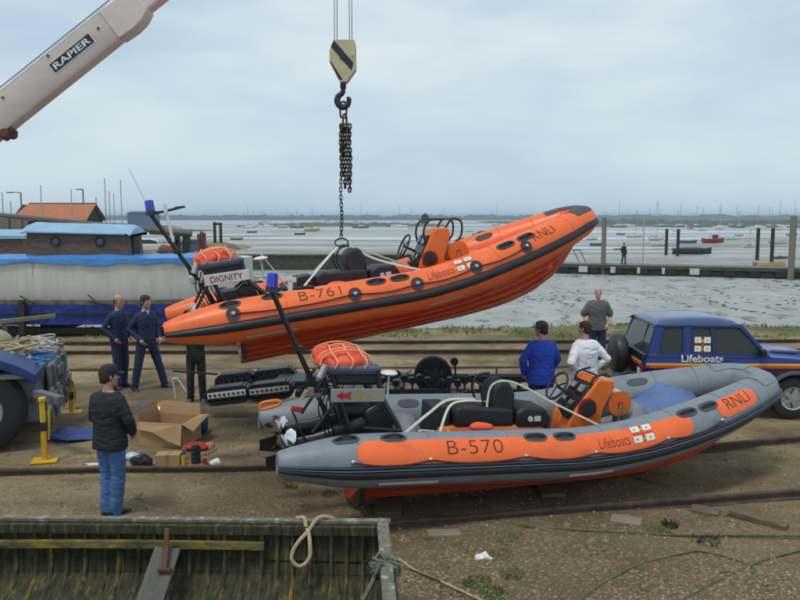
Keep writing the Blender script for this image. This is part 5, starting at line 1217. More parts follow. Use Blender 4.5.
# wood chips, stems and scraps strewn over the yard
mb = MB()
for k in range(260):
    y = 6.6+rr.random()**1.2*13; x = rr.uniform(-.55,.55)*y; l = rr.uniform(.03,.14); a = rr.random()*3.2; z = h_ground(x, y)+.006
    mb.beam((x,y,z),(x+l*cos(a),y+l*sin(a),z+rr.uniform(0,.012)), rr.uniform(.006,.02), .006)
tag(mb.build('wood_chips', M['sleeper']), kind='stuff')
mb = MB()
for k in range(60):
    y = 7+rr.random()*12; x = rr.uniform(-.5,.55)*y
    tufts(mb, x, y, h_ground(x, y), rr.uniform(.05,.16), 16, .03, rr)
tag(mb.build('seaweed', WEEDD), kind='stuff')
# ropes on the ground
M['rope_green'] = mat('green_rope', (.10,.11,.055), .9, var=.4, vs=15); 
def grope(pts, r, label, mt='rope', z=.02):
    P_ = [G(x, y) for x, y in pts]; path = catmull(P_, 10); path = [V((p.x+.008*noise.noise(p*9), p.y, h_ground(p.x, p.y)*0+z)) for p in path]
    mb = MB(); mb.tube(path, r, 6); return tag(mb.build('rope', M[mt], smooth=True, loc=P_[0]), label, 'rope', 'ropes on the gravel')
grope([(500,522),(530,528),(570,531),(620,534),(680,537),(740,537),(810,538)], .014, 'long green weedy rope running right from the nearest rail', 'rope_green')
grope([(578,604),(595,590),(612,580),(640,566),(680,556),(700,553),(730,560),(754,570),(752,575)], .010, 'thin brown rope curving in an arch over the gravel', 'rope_green')
grope([(676,606),(700,592),(740,572),(770,560),(812,550)], .011, 'brown rope slanting to the lower right edge of the photo', 'rope_green')
grope([(398,560),(415,572),(440,583),(468,596),(490,607)], .012, 'pale rope trailing over the gravel from the old boat', 'rope')
# ================================================================== old wooden boat in the foreground
M.update(oldpaint=mat('flaking_white_paint', (.15,.14,.10), .8, var=.4, vs=14, dirt=(.42,.42,.37), dthr=.53, dscale=11, bump=.4), moss=mat('mossy_timber', (.08,.075,.042), .9, var=.7, vs=9, bump=.8, dirt=(.30,.22,.02), dthr=.52, dscale=4.5, streak=(1,1,.5)),
 oldplank=mat('dark_plank', (.042,.040,.020), .9, var=.8, vs=9, bump=.9, bs=22, dirt=(.15,.135,.06), dthr=.54, dscale=6, streak=(3.2,1,.4)), stringer=mat('lichen_stringer', (.12,.105,.03), .9, var=.7, vs=11, bump=.8, dirt=(.26,.17,.015), dthr=.55, dscale=7, streak=(.5,1,1)), greyplank=mat('grey_plank', (.10,.10,.085), .85, var=.2, vs=6, bump=.3, streak=(3,1,.6)))
OB = empty('old_wooden_boat', (-2.3, 5.5, 0)); tag(OB, 'derelict open wooden boat with mossy ribs and flaking white gunwale in the foreground', 'boat')
def OL(p): return V(p)-V((-2.3, 5.5, 0))
xe = [(-6.2),(-5.4),(-4.4),(-3.2),(-2.0),(-1.0),(-.13)]
def far_y(x): return 6.38+.11*sin(pi*min(1, max(0, (x+5.6)/5.5))) if x > -4.6 else 6.46-.62*((-4.6-x)/1.6)**2
def near_y(x): return 4.40-.14*sin(pi*min(1, max(0, (x+5.6)/5.5))) if x > -4.6 else 4.32+.62*((-4.6-x)/1.6)**2
def gz(x): return .812-.005*(x+5)+.035*((x+2.6)/2.6)**2+(.12*max(0, (-3.5-x)/2.5))
def hullring(x, off=0):
    yf, yn = far_y(x), near_y(x); c = (yf+yn)/2; w_ = (yf-yn)/2-off; zt = gz(x); zb = .08+off
    if x > -.2: c += 0
    pr = [(1,zt),(1.0,zt*.75),(.97,zt*.45),(.88,.24+off),(.6,.12+off),(0,.06+off),(-.6,.12+off),(-.88,.24+off),(-.97,zt*.45),(-1,zt*.75),(-1,zt)]
    return [OL((x+ (.06*(1-(z/zt)) if x > -.2 else 0)*-1, c+w_*u, z)) for u, z in pr]
N_ = [-6.2+ (6.07)*i/30 for i in range(31)]
mb = MB(); outer = [hullring(x) for x in N_]; inner = [hullring(x, .035) for x in N_]; mb.rings(outer, cap=False, closed=False); mb.rings(inner, cap=False, closed=False); OH = mb.build('hull_planking', M['oldplank'], OB, smooth=True, ang=40)
# transom, raked along the camera side
def tr(y, z, dx=0): return OL((-.175+dx+(.9-z)*-.05+(6.36-y)*.055, y, z-.088*(z/.9)))
mb = MB(); pts = [(6.36,.93),(6.34,.4),(6.1,.16),(5.4,.06),(4.7,.16),(4.42,.4),(4.40,.93)]
mb.rings([[tr(y,z,0) for y,z in pts],[tr(y,z,.05) for y,z in pts]]); mb.build('transom', M['oldplank'], OB)
mb = MB(); mb.rings([[tr(y,z,dx) for dx,z in ((-.02,.90),(.075,.90),(.075,.955),(-.02,.955))] for y in (6.40,5.9,5.4,4.9,4.36)]); mb.build('transom_cap', M['oldpaint'], OB, bevel=.01)
# gunwales
for fy, sg in ((far_y, 1), (near_y, -1)):
    mb = MB(); rs = []
    for x in [-6.2+6.12*i/60 for i in range(61)]:
        y = fy(x)+.006*noise.noise(V((x*5,sg,0))); z = gz(x); rs.append([OL((x, y-.035*sg+0, z-.0)), OL((x, y+.035*sg, z)), OL((x, y+.035*sg, z+.03)), OL((x, y-.035*sg, z+.03+.004*noise.noise(V((x*8,0,0)))))])
    mb.rings(rs); mb.build('gunwale', M['oldpaint'], OB, bevel=.004)
    mb = MB(); rs = []
    for x in [-6.1+5.94*i/40 for i in range(41)]:
        y = fy(x)-.04*sg; z = gz(x); rs.append([OL((x,y,z-.085)), OL((x,y-.05*sg,z-.085)), OL((x,y-.05*sg,z-.003)), OL((x,y,z-.003))])
    mb.rings(rs); mb.build('inwale', M['oldplank'], OB, bevel=.006)
# ribs
rr = random.Random(8)
x = -6.0; k = 0
while x < -.25:
    xx = x+rr.uniform(-.02,.02); ring = hullring(xx, .035); pts = []
    for side in (0, 1):
        P_ = [ring[i] for i in ((0,1,2,3,4,5) if side == 0 else (10,9,8,7,6,5))]; cc = OL((xx, 5.4, .5)); P_ = [p+(cc-p)*.02 for p in P_]
        mb = MB(); mb.tube(catmull([p-V((0,0,.03)) if i == 0 else p for i, p in enumerate(P_)], 3), .016, 4, flat=1.0, up=(1,0,0)); mb.build('rib', M['moss'], OB)
    x += .15; k += 1
# stringer, plank seams, knee and plank
def onfar(x, z, o=.06): return OL((x, far_y(x)-.035-o-(.03*(1-z/.9)), z))
mb = MB(); mb.rings([[onfar(x,.665,.03), onfar(x,.665,.075), onfar(x,.60,.08), onfar(x,.60,.03)] for x in [-6.0+4.85*i/30 for i in range(31)]]); mb.build('stringer', M['stringer'], OB, bevel=.006)
for z in (.73,.50,.38,.27):
    mb = MB(); mb.rings([[onfar(x,z,-.002), onfar(x,z,.014), onfar(x,z-.02,.006), onfar(x,z-.02,-.002)] for x in [-6.0+5.8*i/20 for i in range(21)]]); mb.build('plank_edge', M['oldplank'], OB)
mb = MB(); a = PY(168,548,6.30); b = PY(140,630,5.75); mb.beam(OL(a), OL(b), .22, .03, up=(0,-.6,.8)); mb.build('loose_plank', M['greyplank'], OB, bevel=.006)
mb = MB(); a = PY(166,547,6.23); b = PY(164,570,6.10); mb.beam(OL(a), OL(b), .05, .03, up=(0,-.6,.8)); mb.beam(OL(b)-V((.05,0,0)), OL(b)+V((.06,0,0)), .04,.03); mb.beam(OL(PY(167,528,6.30)), OL(a), .04,.03); mb.build('iron_bracket', mat('orange_rust', (.13,.05,.028), .9, var=.4), OB, bevel=.004)
mb = MB(); mb.box(OL((-2.6,5.3,.16)), (5.2,.25,.05)); mb.box(OL((-2.6,5.75,.18)), (5.2,.22,.04)); mb.box(OL((-2.6,4.9,.18)), (5.2,.22,.04)); mb.build('bottom_boards', M['oldplank'], OB, bevel=.01)
# looped rope over the gunwale and the mooring tangle on the transom
gy = lambda px: PY(px, 521, far_y((px-400)/FP*6.4)-.02)
R1 = [(338,521,6.5),(328,517,6.43),(318,518,6.38),(309,530,6.33),(299,541,6.25),(293,551,6.22),(292,560,6.2),(298,566,6.2),(305,564,6.2),(310,556,6.22),(310,545,6.25),(309,535,6.3),(306,526,6.36),(304,518,6.40),(297,518,6.46)]
mb = MB(); mb.tube(catmull([PY(*q) for q in R1], 6), .017, 7); tag(mb.build('rope', M['rope'], smooth=True, loc=PY(305,522,6.4)), 'tan rope looped over the inside of the old wooden boat gunwale', 'rope')
mb = MB(); r3 = random.Random(2); c = tr(5.55,.96)+V((-2.3,5.5,0))
for k in range(7):
    mb.tube(catmull([c+V((r3.uniform(-.09,.12), r3.uniform(-.10,.10), r3.uniform(-.16,.04))) for _ in range(7)], 5), .013, 6)
mb.tube(catmull([c+V((.08,0,-.02)), c+V((.1,-.05,-.2)), c+V((.12,.02,-.42))], 5), .011, 6)
mb.tube(catmull([c, c+V((-.08,-.12,-.12)), c+V((-.2,-.3,-.30))], 5), .018, 6)
mb.tube(catmull([c+V((.05,0,0)), c+V((.22,-.05,-.05)), G(440,583)+V((0,0,.02))], 6), .009, 6)
tag(mb.build('rope', mat('grey_green_rope', (.13,.14,.10), .9, var=.5, vs=30), smooth=True, loc=c), 'grey-green mooring rope knotted round the transom of the old wooden boat', 'rope')
# ================================================================== boxes and gear on the ground
CB = G(165, 447); cbx = empty('cardboard_box', (CB.x, CB.y+.3, 0), (0,0,radians(-12))); tag(cbx, 'big open cardboard box with torn front flap behind the rail', 'box', 'cardboard boxes')
w2, d2, h2 = .35, .30, .36; mb = MB()
for c_, s_ in (((0,-d2,h2/2),(2*w2,.012,h2)),((0,d2,h2/2),(2*w2,.012,h2)),((-w2,0,h2/2),(.012,2*d2,h2)),((w2,0,h2/2),(.012,2*d2,h2)),((0,0,.01),(2*w2,2*d2,.012))): mb.box(c_, s_)
mb.build('box_wall', M['card'], cbx)
def flap(pts): mb = MB(); mb.rings([pts, [p+V((0,.006,.006)) for p in pts]]); mb.build('flap', M['card'], cbx)
flap([V((-w2,-d2-.006,h2)), V((w2,-d2-.006,h2)), V((w2+.02,-d2-.10,h2-.30)), V((w2*.45,-d2-.09,h2-.25)), V((-w2*.25,-d2-.08,h2-.12)), V((-w2,-d2-.05,h2-.10))])
flap([V((-w2,d2,h2)), V((w2,d2,h2)), V((w2-.03,d2+.05,h2+.16)), V((-w2+.02,d2+.05,h2+.17))])
flap([V((w2,-d2,h2)), V((w2,d2,h2)), V((w2+.16,d2-.02,h2+.02)), V((w2+.17,-d2+.02,h2-.10))])
flap([V((-w2,-d2,h2)), V((-w2,d2,h2)), V((-w2-.05,d2-.02,h2+.18)), V((-w2-.02,-d2+.03,h2+.16))])
def blob(name, px, py, rad, mt, label, cat, amp=.03, sc=6, seed=0, z=0, dy=0, grp=None, parent=None):
    g = G(px, py, 0); g = V((g.x, g.y+dy, z)); mb = MB(); mb.ell((0,0,rad[2]*.8), rad, 22, 12); mb.disp(amp, sc, seed)
    for v in mb.v: v.z = max(v.z, .0)
    o = mb.build(name, M[mt] if isinstance(mt, str) else mt, smooth=True, ang=80); o.location = g; return tag(o, label, cat, grp)
blob('paper_bundle', 158, 425, (.13,.09,.05), 'white', 'crumpled pale packing paper inside the open cardboard box', 'paper', .03, 12, 3, .24, -.1)
blob('orange_cloth', 178, 425, (.08,.06,.04), 'orange_f', 'small orange item inside the open cardboard box', 'cloth', .02, 12, 4, .24, -.1)
blob('kit_bag', 199, 432, (.16,.14,.17), 'bluebag' if 'bluebag' in M else mat('navy_bag', (.015,.03,.13), .6), 'dark blue kit bag right of the open cardboard box', 'bag', .05, 6, 1)
blob('blue_bag', 137, 436, (.10,.1,.22), mat('mid_blue_bag', (.04,.1,.4), .6), 'blue bag behind the left end of the open cardboard box', 'bag', .04, 6, 2, dy=.45)
blob('orange_jacket', 168, 408, (.30,.12,.06), 'orange_f', 'orange-red cloth lying beyond the cardboard box', 'cloth', .05, 7, 5)
blob('blue_sheet', 73, 437, (.42,.40,.05), mat('blue_sheet', (.02,.05,.22), .5, var=.2), 'crumpled dark blue plastic sheet on the ground left of the jacketed man', 'sheet', .07, 3.5, 9)
SB = G(167, 466); sb = empty('cardboard_box', (SB.x, SB.y+.1, 0), (0,0,.06)); tag(sb, 'small closed cardboard box with brown tape, in front of the big open one', 'box', 'cardboard boxes')
mb = MB(); mb.box((0,0,.075), (.33,.2,.15)); mb.build('carton', M['card'], sb, bevel=.004); mb = MB(); mb.box((0,0,.0765), (.05,.204,.154)); mb.build('tape', M['tape'], sb)
g = G(195, 465); CN = empty('black_canister', (g.x, g.y+.06, 0)); tag(CN, 'black ribbed canister standing on the gravel beside the small carton', 'canister')
rs = []
for i in range(25): z = .25*i/24; r = .062+.006*(1 if (i//3)%2 else 0); rs.append([V((r*cos(2*pi*k/18), r*sin(2*pi*k/18), z)) for k in range(18)])
mb = MB(); mb.rings(rs); mb.build('can_body', M['rubber'], CN, smooth=True, ang=30); mb = MB(); mb.cyl((0,0,.25),(0,0,.27),.045,14); mb.build('cap', M['black'], CN, smooth=True)
for px, py, h, r, mt, lb in ((184,465,.12,.035,'yellow','small yellow tin left of the black canister'),(205,465,.10,.03,'dred','small reddish tin right of the black canister'),(184,459,.14,.03,'steel','small silver tin behind the yellow tin')):
    g = G(px, py); t_ = empty('tin', g); tag(t_, lb, 'tin', 'small tins by the canister'); mb = MB(); mb.cyl((0,0,0),(0,0,h),r,14); mb.build('tin_body', M[mt], t_, smooth=True); mb = MB(); mb.cyl((0,0,h),(0,0,h+.012),r*.8,14); mb.build('lid', M['steel'], t_, smooth=True)
blob('black_bag', 141, 467, (.15,.10,.10), 'black', 'black plastic bag at the rail left of the small carton', 'bag', .04, 8, 6)
blob('red_cloth', 196, 450, (.20,.12,.06), 'dred', 'dull red cloth bundle behind the black canister', 'cloth', .04, 8, 7)
blob('pink_cloth', 209, 449, (.10,.08,.06), mat('pink_cloth', (.45,.16,.15), .8), 'pinkish cloth right of the red bundle', 'cloth', .03, 8, 8)
blob('plastic_bag', 215, 465, (.08,.05,.05), 'white', 'small crumpled white plastic bag right of the red tin', 'bag', .03, 14, 9)
blob('plastic_bag', 131, 460, (.16,.07,.06), mat('pale_plastic', (.45,.6,.66), .3), 'pale blue-white plastic bag left of the black bag', 'bag', .03, 12, 10)
mb = MB(); g = G(98, 466); mb.box((0,0,.01), (.36,.20,.012), (.0,0,.15)); o = mb.build('paper_sheet', M['white']); o.location = g; tag(o, 'flat sheet of white paper by the rail behind the jacketed man', 'paper')
mb = MB(); a = G(203,457); b = G(217,450); mb.beam(a+V((0,0,.03)), b+V((0,0,.03)), .02,.02); tag(mb.build('metal_rod', M['steel'], loc=a), 'thin bright metal rod lying by the pink cloth', 'rod')
mb = MB(); a = L2((.12,.10,1.12)); mb.tube(catmull([a+V((-.20,0,.02)), a+V((-.16,0,.05)), a+V((.0,0,.07)), a+V((.02,0,.03)), a+V((-.12,0,-.02)), a+V((-.20,0,-.03)), a+V((-.20,0,.02))], 5), .02, 8); tag(mb.build('orange_strap', M['orange_f'], smooth=True, loc=a), 'looped orange strap hanging by the propellers of the grounded lifeboat', 'strap')
mb = MB(); a = L2((.35,.12,1.08)); mb.box(a, (.14,.06,.06), (0,.2,.2)); tag(mb.build('plastic_block', M['dred'], bevel=.01, loc=a), 'small red plastic block next to the orange strap at the propellers', 'handle')
# ================================================================== grey barge with tarpaulins
M.update(barge=mat('barge_grey', (.60,.59,.55), .7, var=.10, vs=1.6, dirt=(.17,.15,.12), dthr=.60, dscale=1.5, bump=.1, streak=(2.5,1,.5)), tarp_l=mat('light_blue_tarp', (.055,.24,.60), .4, var=.15, vs=3, bump=.25, bs=5), tarp_p=mat('pale_blue_tarp', (.26,.43,.60), .5, var=.12, vs=2, bump=.15, bs=6), tarp_d=mat('deep_blue_tarp', (.01,.035,.22), .4, var=.3, vs=2, bump=.5, bs=3, streak=(2,1,.5)),
 cabinw=mat('cabin_brown', (.12,.075,.055), .7, var=.3, vs=5, bump=.2, dirt=(.055,.04,.035), dthr=.52, streak=(1,1,4)), darkwood=mat('dark_timber', (.03,.024,.02), .85, var=.4), spar=mat('spar_timber', (.13,.115,.095), .85, var=.3, vs=4, streak=(.4,3,3)))
Bg = empty('houseboat', (-9, 22.2, 0)); tag(Bg, 'old grey-hulled boat ashore with brown portholed cabin and blue tarpaulins', 'boat')
def BL(p): return V(p)-V((-9,22.2,0))
def by(x, far=False): # plan of the near and far sides, closing to the bow on the right
    t = max(0, (x+8.4)/3.9); k = min(1, t); c = 23.75; hw = 1.6*sqrt(max(0.0004, 1-k**2.2)); hw *= 1-.25*max(0, (-14-x)/4)
    return c+hw if far else c-hw
def bz(x): return 2.20+.01*((x+13)/5)**2
xs = [-18+13.45*i/60 for i in range(61)]
mb = MB(); rs = []
for x in xs:
    a, b = by(x), by(x, True); c = (a+b)/2; h = (b-a)/2; zt = bz(x); ring = []
    for u, z in ((1,zt),(1,1.5),(.97,.95),(.85,.6),(.5,.38),(.05,.30)): ring.append((u,z))
    rs.append([BL((x, c-h*u, z)) for u, z in ring]+[BL((x, c+h*u, z)) for u, z in reversed(ring)])
mb.rings(rs, cap=True, closed=True); mb.build('hull', M['barge'], Bg, smooth=True, ang=40)
mb = MB(); mb.rings([[BL((x, by(x)-.04, bz(x)-.06)), BL((x, by(x)-.04, bz(x)+.03)), BL((x, by(x)+.12, bz(x)+.03)), BL((x, by(x)+.12, bz(x)-.06))] for x in xs[:-1]]); mb.build('rubbing_rail', M['darkwood'], Bg)
mb = MB(); rs = []
for i, x in enumerate([-18+12.3*i/130 for i in range(131)]):
    n1_ = noise.noise(V((x*1.1, 0, 3))); n2_ = noise.noise(V((x*3.1, 0, 9)))
    a = by(x); rs.append([BL((x, a+1.1, bz(x)+.12+.05*n2_)), BL((x, a+.5, bz(x)+.12+.09*n1_)), BL((x, a+.1, bz(x)+.07+.05*n2_)), BL((x, a-.055-.02*n2_, bz(x)+.04)), BL((x, a-.07-.03*n1_, bz(x)-.02-.12*n1_-.05*n2_-.10*min(1, max(0, (x+12)/3))))])
mb.rings(rs, cap=False, closed=False); mb.build('deck_tarpaulin', M['tarp_l'], Bg, smooth=True, ang=60)
mb = MB(); rs = []
for x in [-18+12.9*i/280 for i in range(281)]:
    n1_ = noise.noise(V((x*1.4, 5, 3))); n2_ = noise.noise(V((x*4, 5, 9))); a = by(x)
    rs.append([BL((x, a-.03-.04*abs(n2_), z+(.03*n1_ if z in (.96,.36) else 0))) if False else BL((x, a-.05-.04*n1_-.03*n2_-.05*abs(noise.noise(V((x*5+z*3, z*4, 2)))), z+.035*n2_*(1 if z > .9 or z < .4 else 0))) for z in (.94,.86,.78,.70,.62,.54,.46,.36)])
mb.rings(rs, cap=False, closed=False); mb.build('skirt_tarpaulin', M['tarp_d'], Bg, smooth=True, ang=60)
mb = MB(); mb.rings([[BL((x, by(x)-.11, z)) for z in (.66,.70)]+[BL((x, by(x)-.06, z)) for z in (.70,.66)] for x in [-18+12.4*i/30 for i in range(31)]]); mb.build('batten', M['darkwood'], Bg)
mb = MB(); mb.rings([[BL((x, by(x)-.005-.25*(1.5-z)*0-.012, z+.05*noise.noise(V((x*2.3, z, 1))))) for z in (.93,1.0,1.06)] for x in [-18+12.4*i/160 for i in range(161)]], cap=False, closed=False); mb.build('mud_stain', mat('stain_brown', (.17,.13,.08), .9, var=.5, vs=6), Bg)
# cabin
X0, X1 = -10.95, -7.92; yn, yf = 22.75, 24.1
mb = MB(); mb.rings([[BL((X0, yn, 2.2)), BL((X1, yn, 2.2)), BL((X1, yf, 2.2)), BL((X0, yf, 2.2))], [BL((X0+.05, yn+.05, 3.06)), BL((X1-.05, yn+.05, 2.98)), BL((X1-.05, yf-.05, 2.98)), BL((X0+.05, yf-.05, 3.06))]]); cb = mb.build('cabin', M['cabinw'], Bg, bevel=.02)
mb = MB(); rs = []
for i in range(21):
    x = X0-.08+(X1-X0+.16)*i/20; rs.append([BL((x, yn-.08+(yf-yn+.16)*j/12, 3.02-.08*i/20+.26*sin(pi*j/12)**.8+.015*noise.noise(V((x*3,j*.6,0)))-(.06 if i in (0,20) else 0))) for j in range(13)]+[BL((x, yf+.08, 2.98)), BL((x, yn-.08, 2.98-.07*i/20))])
mb.rings(rs); mb.build('cabin_roof', M['tarp_p'], Bg, smooth=True, ang=50)
for px in (55, 99.5):
    c = PY(px, 238.5, yn); c = BL((c.x, yn+.0, 2.72)); mb = MB(); mb.tube([c+V((.12*cos(2*pi*k/20), 0, .12*sin(2*pi*k/20))) for k in range(20)], .028, 6, loop=True); ph = mb.build('porthole', M['darkwood'], cb, smooth=True)
    mb = MB(); mb.cyl(c+V((0,.02,0)), c+V((0,.005,0)), .115, 20); mb.build('porthole_glass', M['glass'], ph)
mb = MB(); mb.box(BL((X1+.0, 23.4, 2.62)), (.06,.62,.70)); mb.build('cabin_door', M['darkwood'], cb, bevel=.01)
for x in (-16, -13.2, -10.4, -7.8, -5.8):
    mb = MB(); mb.box(BL((x, 24, .16)), (.4, 2.6, .36)); mb.build('keel_block', M['darkwood'], Bg, bevel=.01)
mb = MB(); mb.box(BL((-11, 22.5, .12)), (14, .25, .16)); mb.build('ground_beam', M['darkwood'], Bg, bevel=.01)
for px, y0, y1 in ((45,258,308),(22,300,335)):
    p = PY(px, y0, 22.0); q = PY(px+1, y1, 21.9)
    if px == 22: mb = MB(); mb.beam(p, q, .16, .16); tag(mb.build('timber_post', M['darkwood'], bevel=.01, loc=q), 'short dark timber post against the barge at the far left', 'timber')
for i, (p0, p1, lb) in enumerate((((88,295),(102,307),'thin dark stick leaning on the barge hull, left of the balding man'),((20,296),(35,304),'short dark stick against the barge hull at the far left'),((88,302),(118,306),'low stick lying along the foot of the grey hull'))):
    a, b = PY(*p0, 22.05), PY(*p1, 21.9); mb = MB(); mb.tube([a, b], .02, 5); tag(mb.build('stick', M['darkwood'], loc=b), lb, 'stick', 'sticks against the barge')
# a second hull behind on the left
B2 = empty('cabin_boat', (-14.5, 29, 0)); tag(B2, 'second old boat behind at far left, low brown cabin under a pale blue tarpaulin', 'boat')
mb = MB(); rs = []
for i in range(21):
    x = -4+8*i/20; h = 1.5*sqrt(max(.01, 1-max(0, (x-0)/4.1)**2.2)); rs.append([V((x,-h,2.0)), V((x,-h*.9,1.0)), V((x,0,.3)), V((x,h*.9,1.0)), V((x,h,2.0))])
mb.rings(rs); mb.build('hull', M['barge'], B2, smooth=True)
mb = MB(); mb.box((-1.2,0,2.3), (4.4,2.2,.9)); mb.build('cabin', M['cabinw'], B2, bevel=.04)
mb = MB(); mb.rings([[V((x,-1.2+2.4*j/8, 2.76+.22*sin(pi*j/8)+.03*noise.noise(V((x,j,0))))) for j in range(9)]+[V((x,1.2,2.7)),V((x,-1.2,2.66))] for x in [-3.5+4.6*i/12 for i in range(13)]]); mb.build('roof_tarpaulin', M['tarp_p'], B2, smooth=True)
mb = MB(); a = PY(-30, 212, 26); b = PY(192, 234, 26.5); mb.tube([a, a.lerp(b, .5), b], [.07,.09,.08], 12); tag(mb.build('spar', M['spar'], smooth=True, loc=b), 'long grey mast lying on trestles behind the brown cabin', 'mast')
for f in (.6, .93):
    p = a.lerp(b, f); mb = MB(); mb.box((p.x, p.y+.05, p.z/2-.08), (.16,.16,p.z-.1)); mb.beam((p.x-.5,p.y,0),(p.x,p.y,p.z-.25),.08,.08); mb.beam((p.x+.5,p.y,0),(p.x,p.y,p.z-.25),.08,.08); tag(mb.build('trestle', M['darkwood'], loc=(p.x,p.y,0)), 'timber trestle carrying the %s of the long mast' % ('middle' if f < .9 else 'right end'), 'trestle')
mb = MB(); a = PY(150, 231, 34); b = PY(191, 233.5, 34)
mb.tube([a, b], .15, 10); tag(mb.build('spar', M['spar'], smooth=True, loc=a), 'thick brown log-like spar right of the long mast', 'mast')
for px in (186,): p = PY(px, 232, 34.0); mb = MB(); mb.box((p.x, 34.05, (p.z-.1)/2), (.25,.4,p.z-.3)); tag(mb.build('trestle', M['darkwood'], loc=(p.x,34,0)), 'dark support under the %s of the thick brown spar' % ('left end' if px == 157 else 'right end'), 'trestle')
# debris of timber left of the second boat
mb = MB(); c = PY(9, 228, 31); mb.box(c, (1.5,.1,.8)); 
for k in range(3): mb.box(c+V((-.5+.5*k,-.08,0)), (.1,.1,.95))
tag(mb.build('timber_crate', M['wood_old'], loc=c-V((0,0,.4))), 'weathered timber crating above the second boat at the far left', 'crate')
# ================================================================== buildings, lamps and masts on the far left
M.update(tiles=mat('orange_roof_tiles', (.42,.15,.075), .8, var=.15, vs=1.5, dirt=(.3,.11,.06), dthr=.55, bump=.3), darkwall=mat('dark_boarding', (.02,.022,.035), .8), farblue=mat('far_blue_shed', (.10,.15,.24), .7), pole=mat('pole_grey', (.12,.125,.13), .6), mastm=mat('mast_grey', (.35,.36,.36), .5), ww=mat('boat_white', (.6,.62,.62), .5, var=.06), hullb=mat('boat_blue', (.06,.12,.22), .5), hullr=mat('boat_red', (.30,.03,.02), .5), hully=mat('boat_yellow', (.60,.38,.08), .6), hullk=mat('boat_dark', (.025,.035,.035), .6), teal=mat('boat_teal', (.1,.3,.33), .5), wall_w=mat('wall_white', (.5,.5,.48), .7))
Hs = empty('boathouse', (0,0,0)); yy = 104; xl, xr = PY(12,0,yy).x, PY(88,0,yy).x; zr = PY(0,203.5,yy).z; ze = PY(0,218,yy).z
Hs.location = ((xl+xr)/2, yy, 0); tag(Hs, 'dark boarded boathouse with an orange tiled roof at the far left', 'building'); o_ = V(Hs.location); L_ = (xr-xl)/2
mb = MB(); mb.prism([(-3,0),(3,0),(3,ze-.05),(0,zr-.15),(-3,ze-.05)], -L_, L_-.4, 'x'); mb.build('wall', M['darkwall'], Hs)
mb = MB()
for sg in (-1, 1): mb.rings([[V((-L_-.1,sg*3.5,ze-.25)), V((L_,sg*3.5,ze-.25)), V((L_-.9 if False else L_-.0,0,zr)), V((-L_+.9,0,zr))], [V((-L_-.1,sg*3.5,ze-.38)), V((L_,sg*3.5,ze-.38)), V((L_,0,zr-.14)), V((-L_+.9,0,zr-.14))]])
rf = mb.build('roof', M['tiles'], Hs); mb = MB(); mb.cyl((-L_+.9,0,zr),(L_,0,zr),.10,8); mb.cyl((L_,0,zr-.1),(L_,0,zr+.8),.05,6); mb.build('ridge', M['rust'], rf)
for x in (-3, 0, 3): mb = MB(); mb.box((x,-3.03,1.6),(1.1,.06,1.1)); w_ = mb.build('window', M['glass'], Hs); mb = MB(); mb.box((x,-3.05,1.02),(1.3,.08,.08)); mb.build('sill', M['wall_w'], w_)
def shed(px0, px1, py0, Y, mt, label, nm='warehouse'):
    a, b = PY(px0,py0,Y), PY(px1,py0,Y); S_ = empty(nm, ((a.x+b.x)/2, Y, ZM)); tag(S_, label, 'building'); w_ = (b.x-a.x)/2; h = a.z-ZM
    mb = MB(); mb.box((0,5,h*.46), (2*w_,10,h*.92)); mb.build('wall', M[mt], S_); mb = MB(); mb.prism([(-5.2,h*.9),(5.2,h*.9),(0,h)], -w_-.2, w_+.2, 'x'); 
    for v in mb.v: v.y += 5
    mb.build('roof', M['pole'], S_)
shed(127,152,211,320,'farblue','blue-grey shed on the skyline right of the thin masts')
def lamp(px, ytop, Y, armpx, label, head=True):
    b = PY(px, 218, Y); tz = PY(px, ytop, Y).z; o = empty('street_lamp', (b.x, Y, 0)); tag(o, label, 'street lamp'); ax = (armpx)/FP*Y
    mb = MB(); mb.tube([(0,0,0),(0,0,tz)], .10, 8); mb.tube([(0,0,tz),(ax,0,tz+.05)], .06, 6); mb.build('lamp_post', M['pole'], o); mb = MB(); mb.box((ax,0,tz), (.9,.3,.15)); mb.build('lamp_head', M['pole'], o, bevel=.03)
lamp(22,192.5,110,-11,'grey street lamp with a long arm pointing left, above the orange roof'); lamp(84,189.5,112,-3,'street lamp at the right end of the orange roof')
def pole(px, y0, y1, Y, r, mt, label, nm='pole', cat='pole', grp=None, zb=None):
    a, b = PY(px, y0, Y), PY(px, y1, Y); zb_ = b.z if zb is None else zb; mb = MB(); mb.tube([(a.x, Y, zb_), (a.x, Y, a.z)], [r, r*.8], 8); return tag(mb.build(nm, M[mt], smooth=True, loc=(a.x, Y, zb_)), label, cat, grp)
for px, y0, Y, lb in ((2,192,90,'thin bare mast at the very left edge of the photo'),(10.5,201,90,'short dark post left of the orange roof'),(40.5,185,100,'thin mast above the middle of the orange roof'),(71,189,100,'short mast above the right part of the orange roof'),(104.5,178,95,'tall thin mast, leftmost of the group right of the orange roof'),(109,191,110,'short mast second of the group right of the orange roof'),(113.5,193,120,'shortest mast third of the group right of the orange roof'),(120.5,180,95,'tall thin mast, rightmost of the group right of the orange roof')):
    pole(px, y0, 236, Y, .07, 'mastm', lb, 'mast', 'mast', 'masts behind the barge', zb=0)
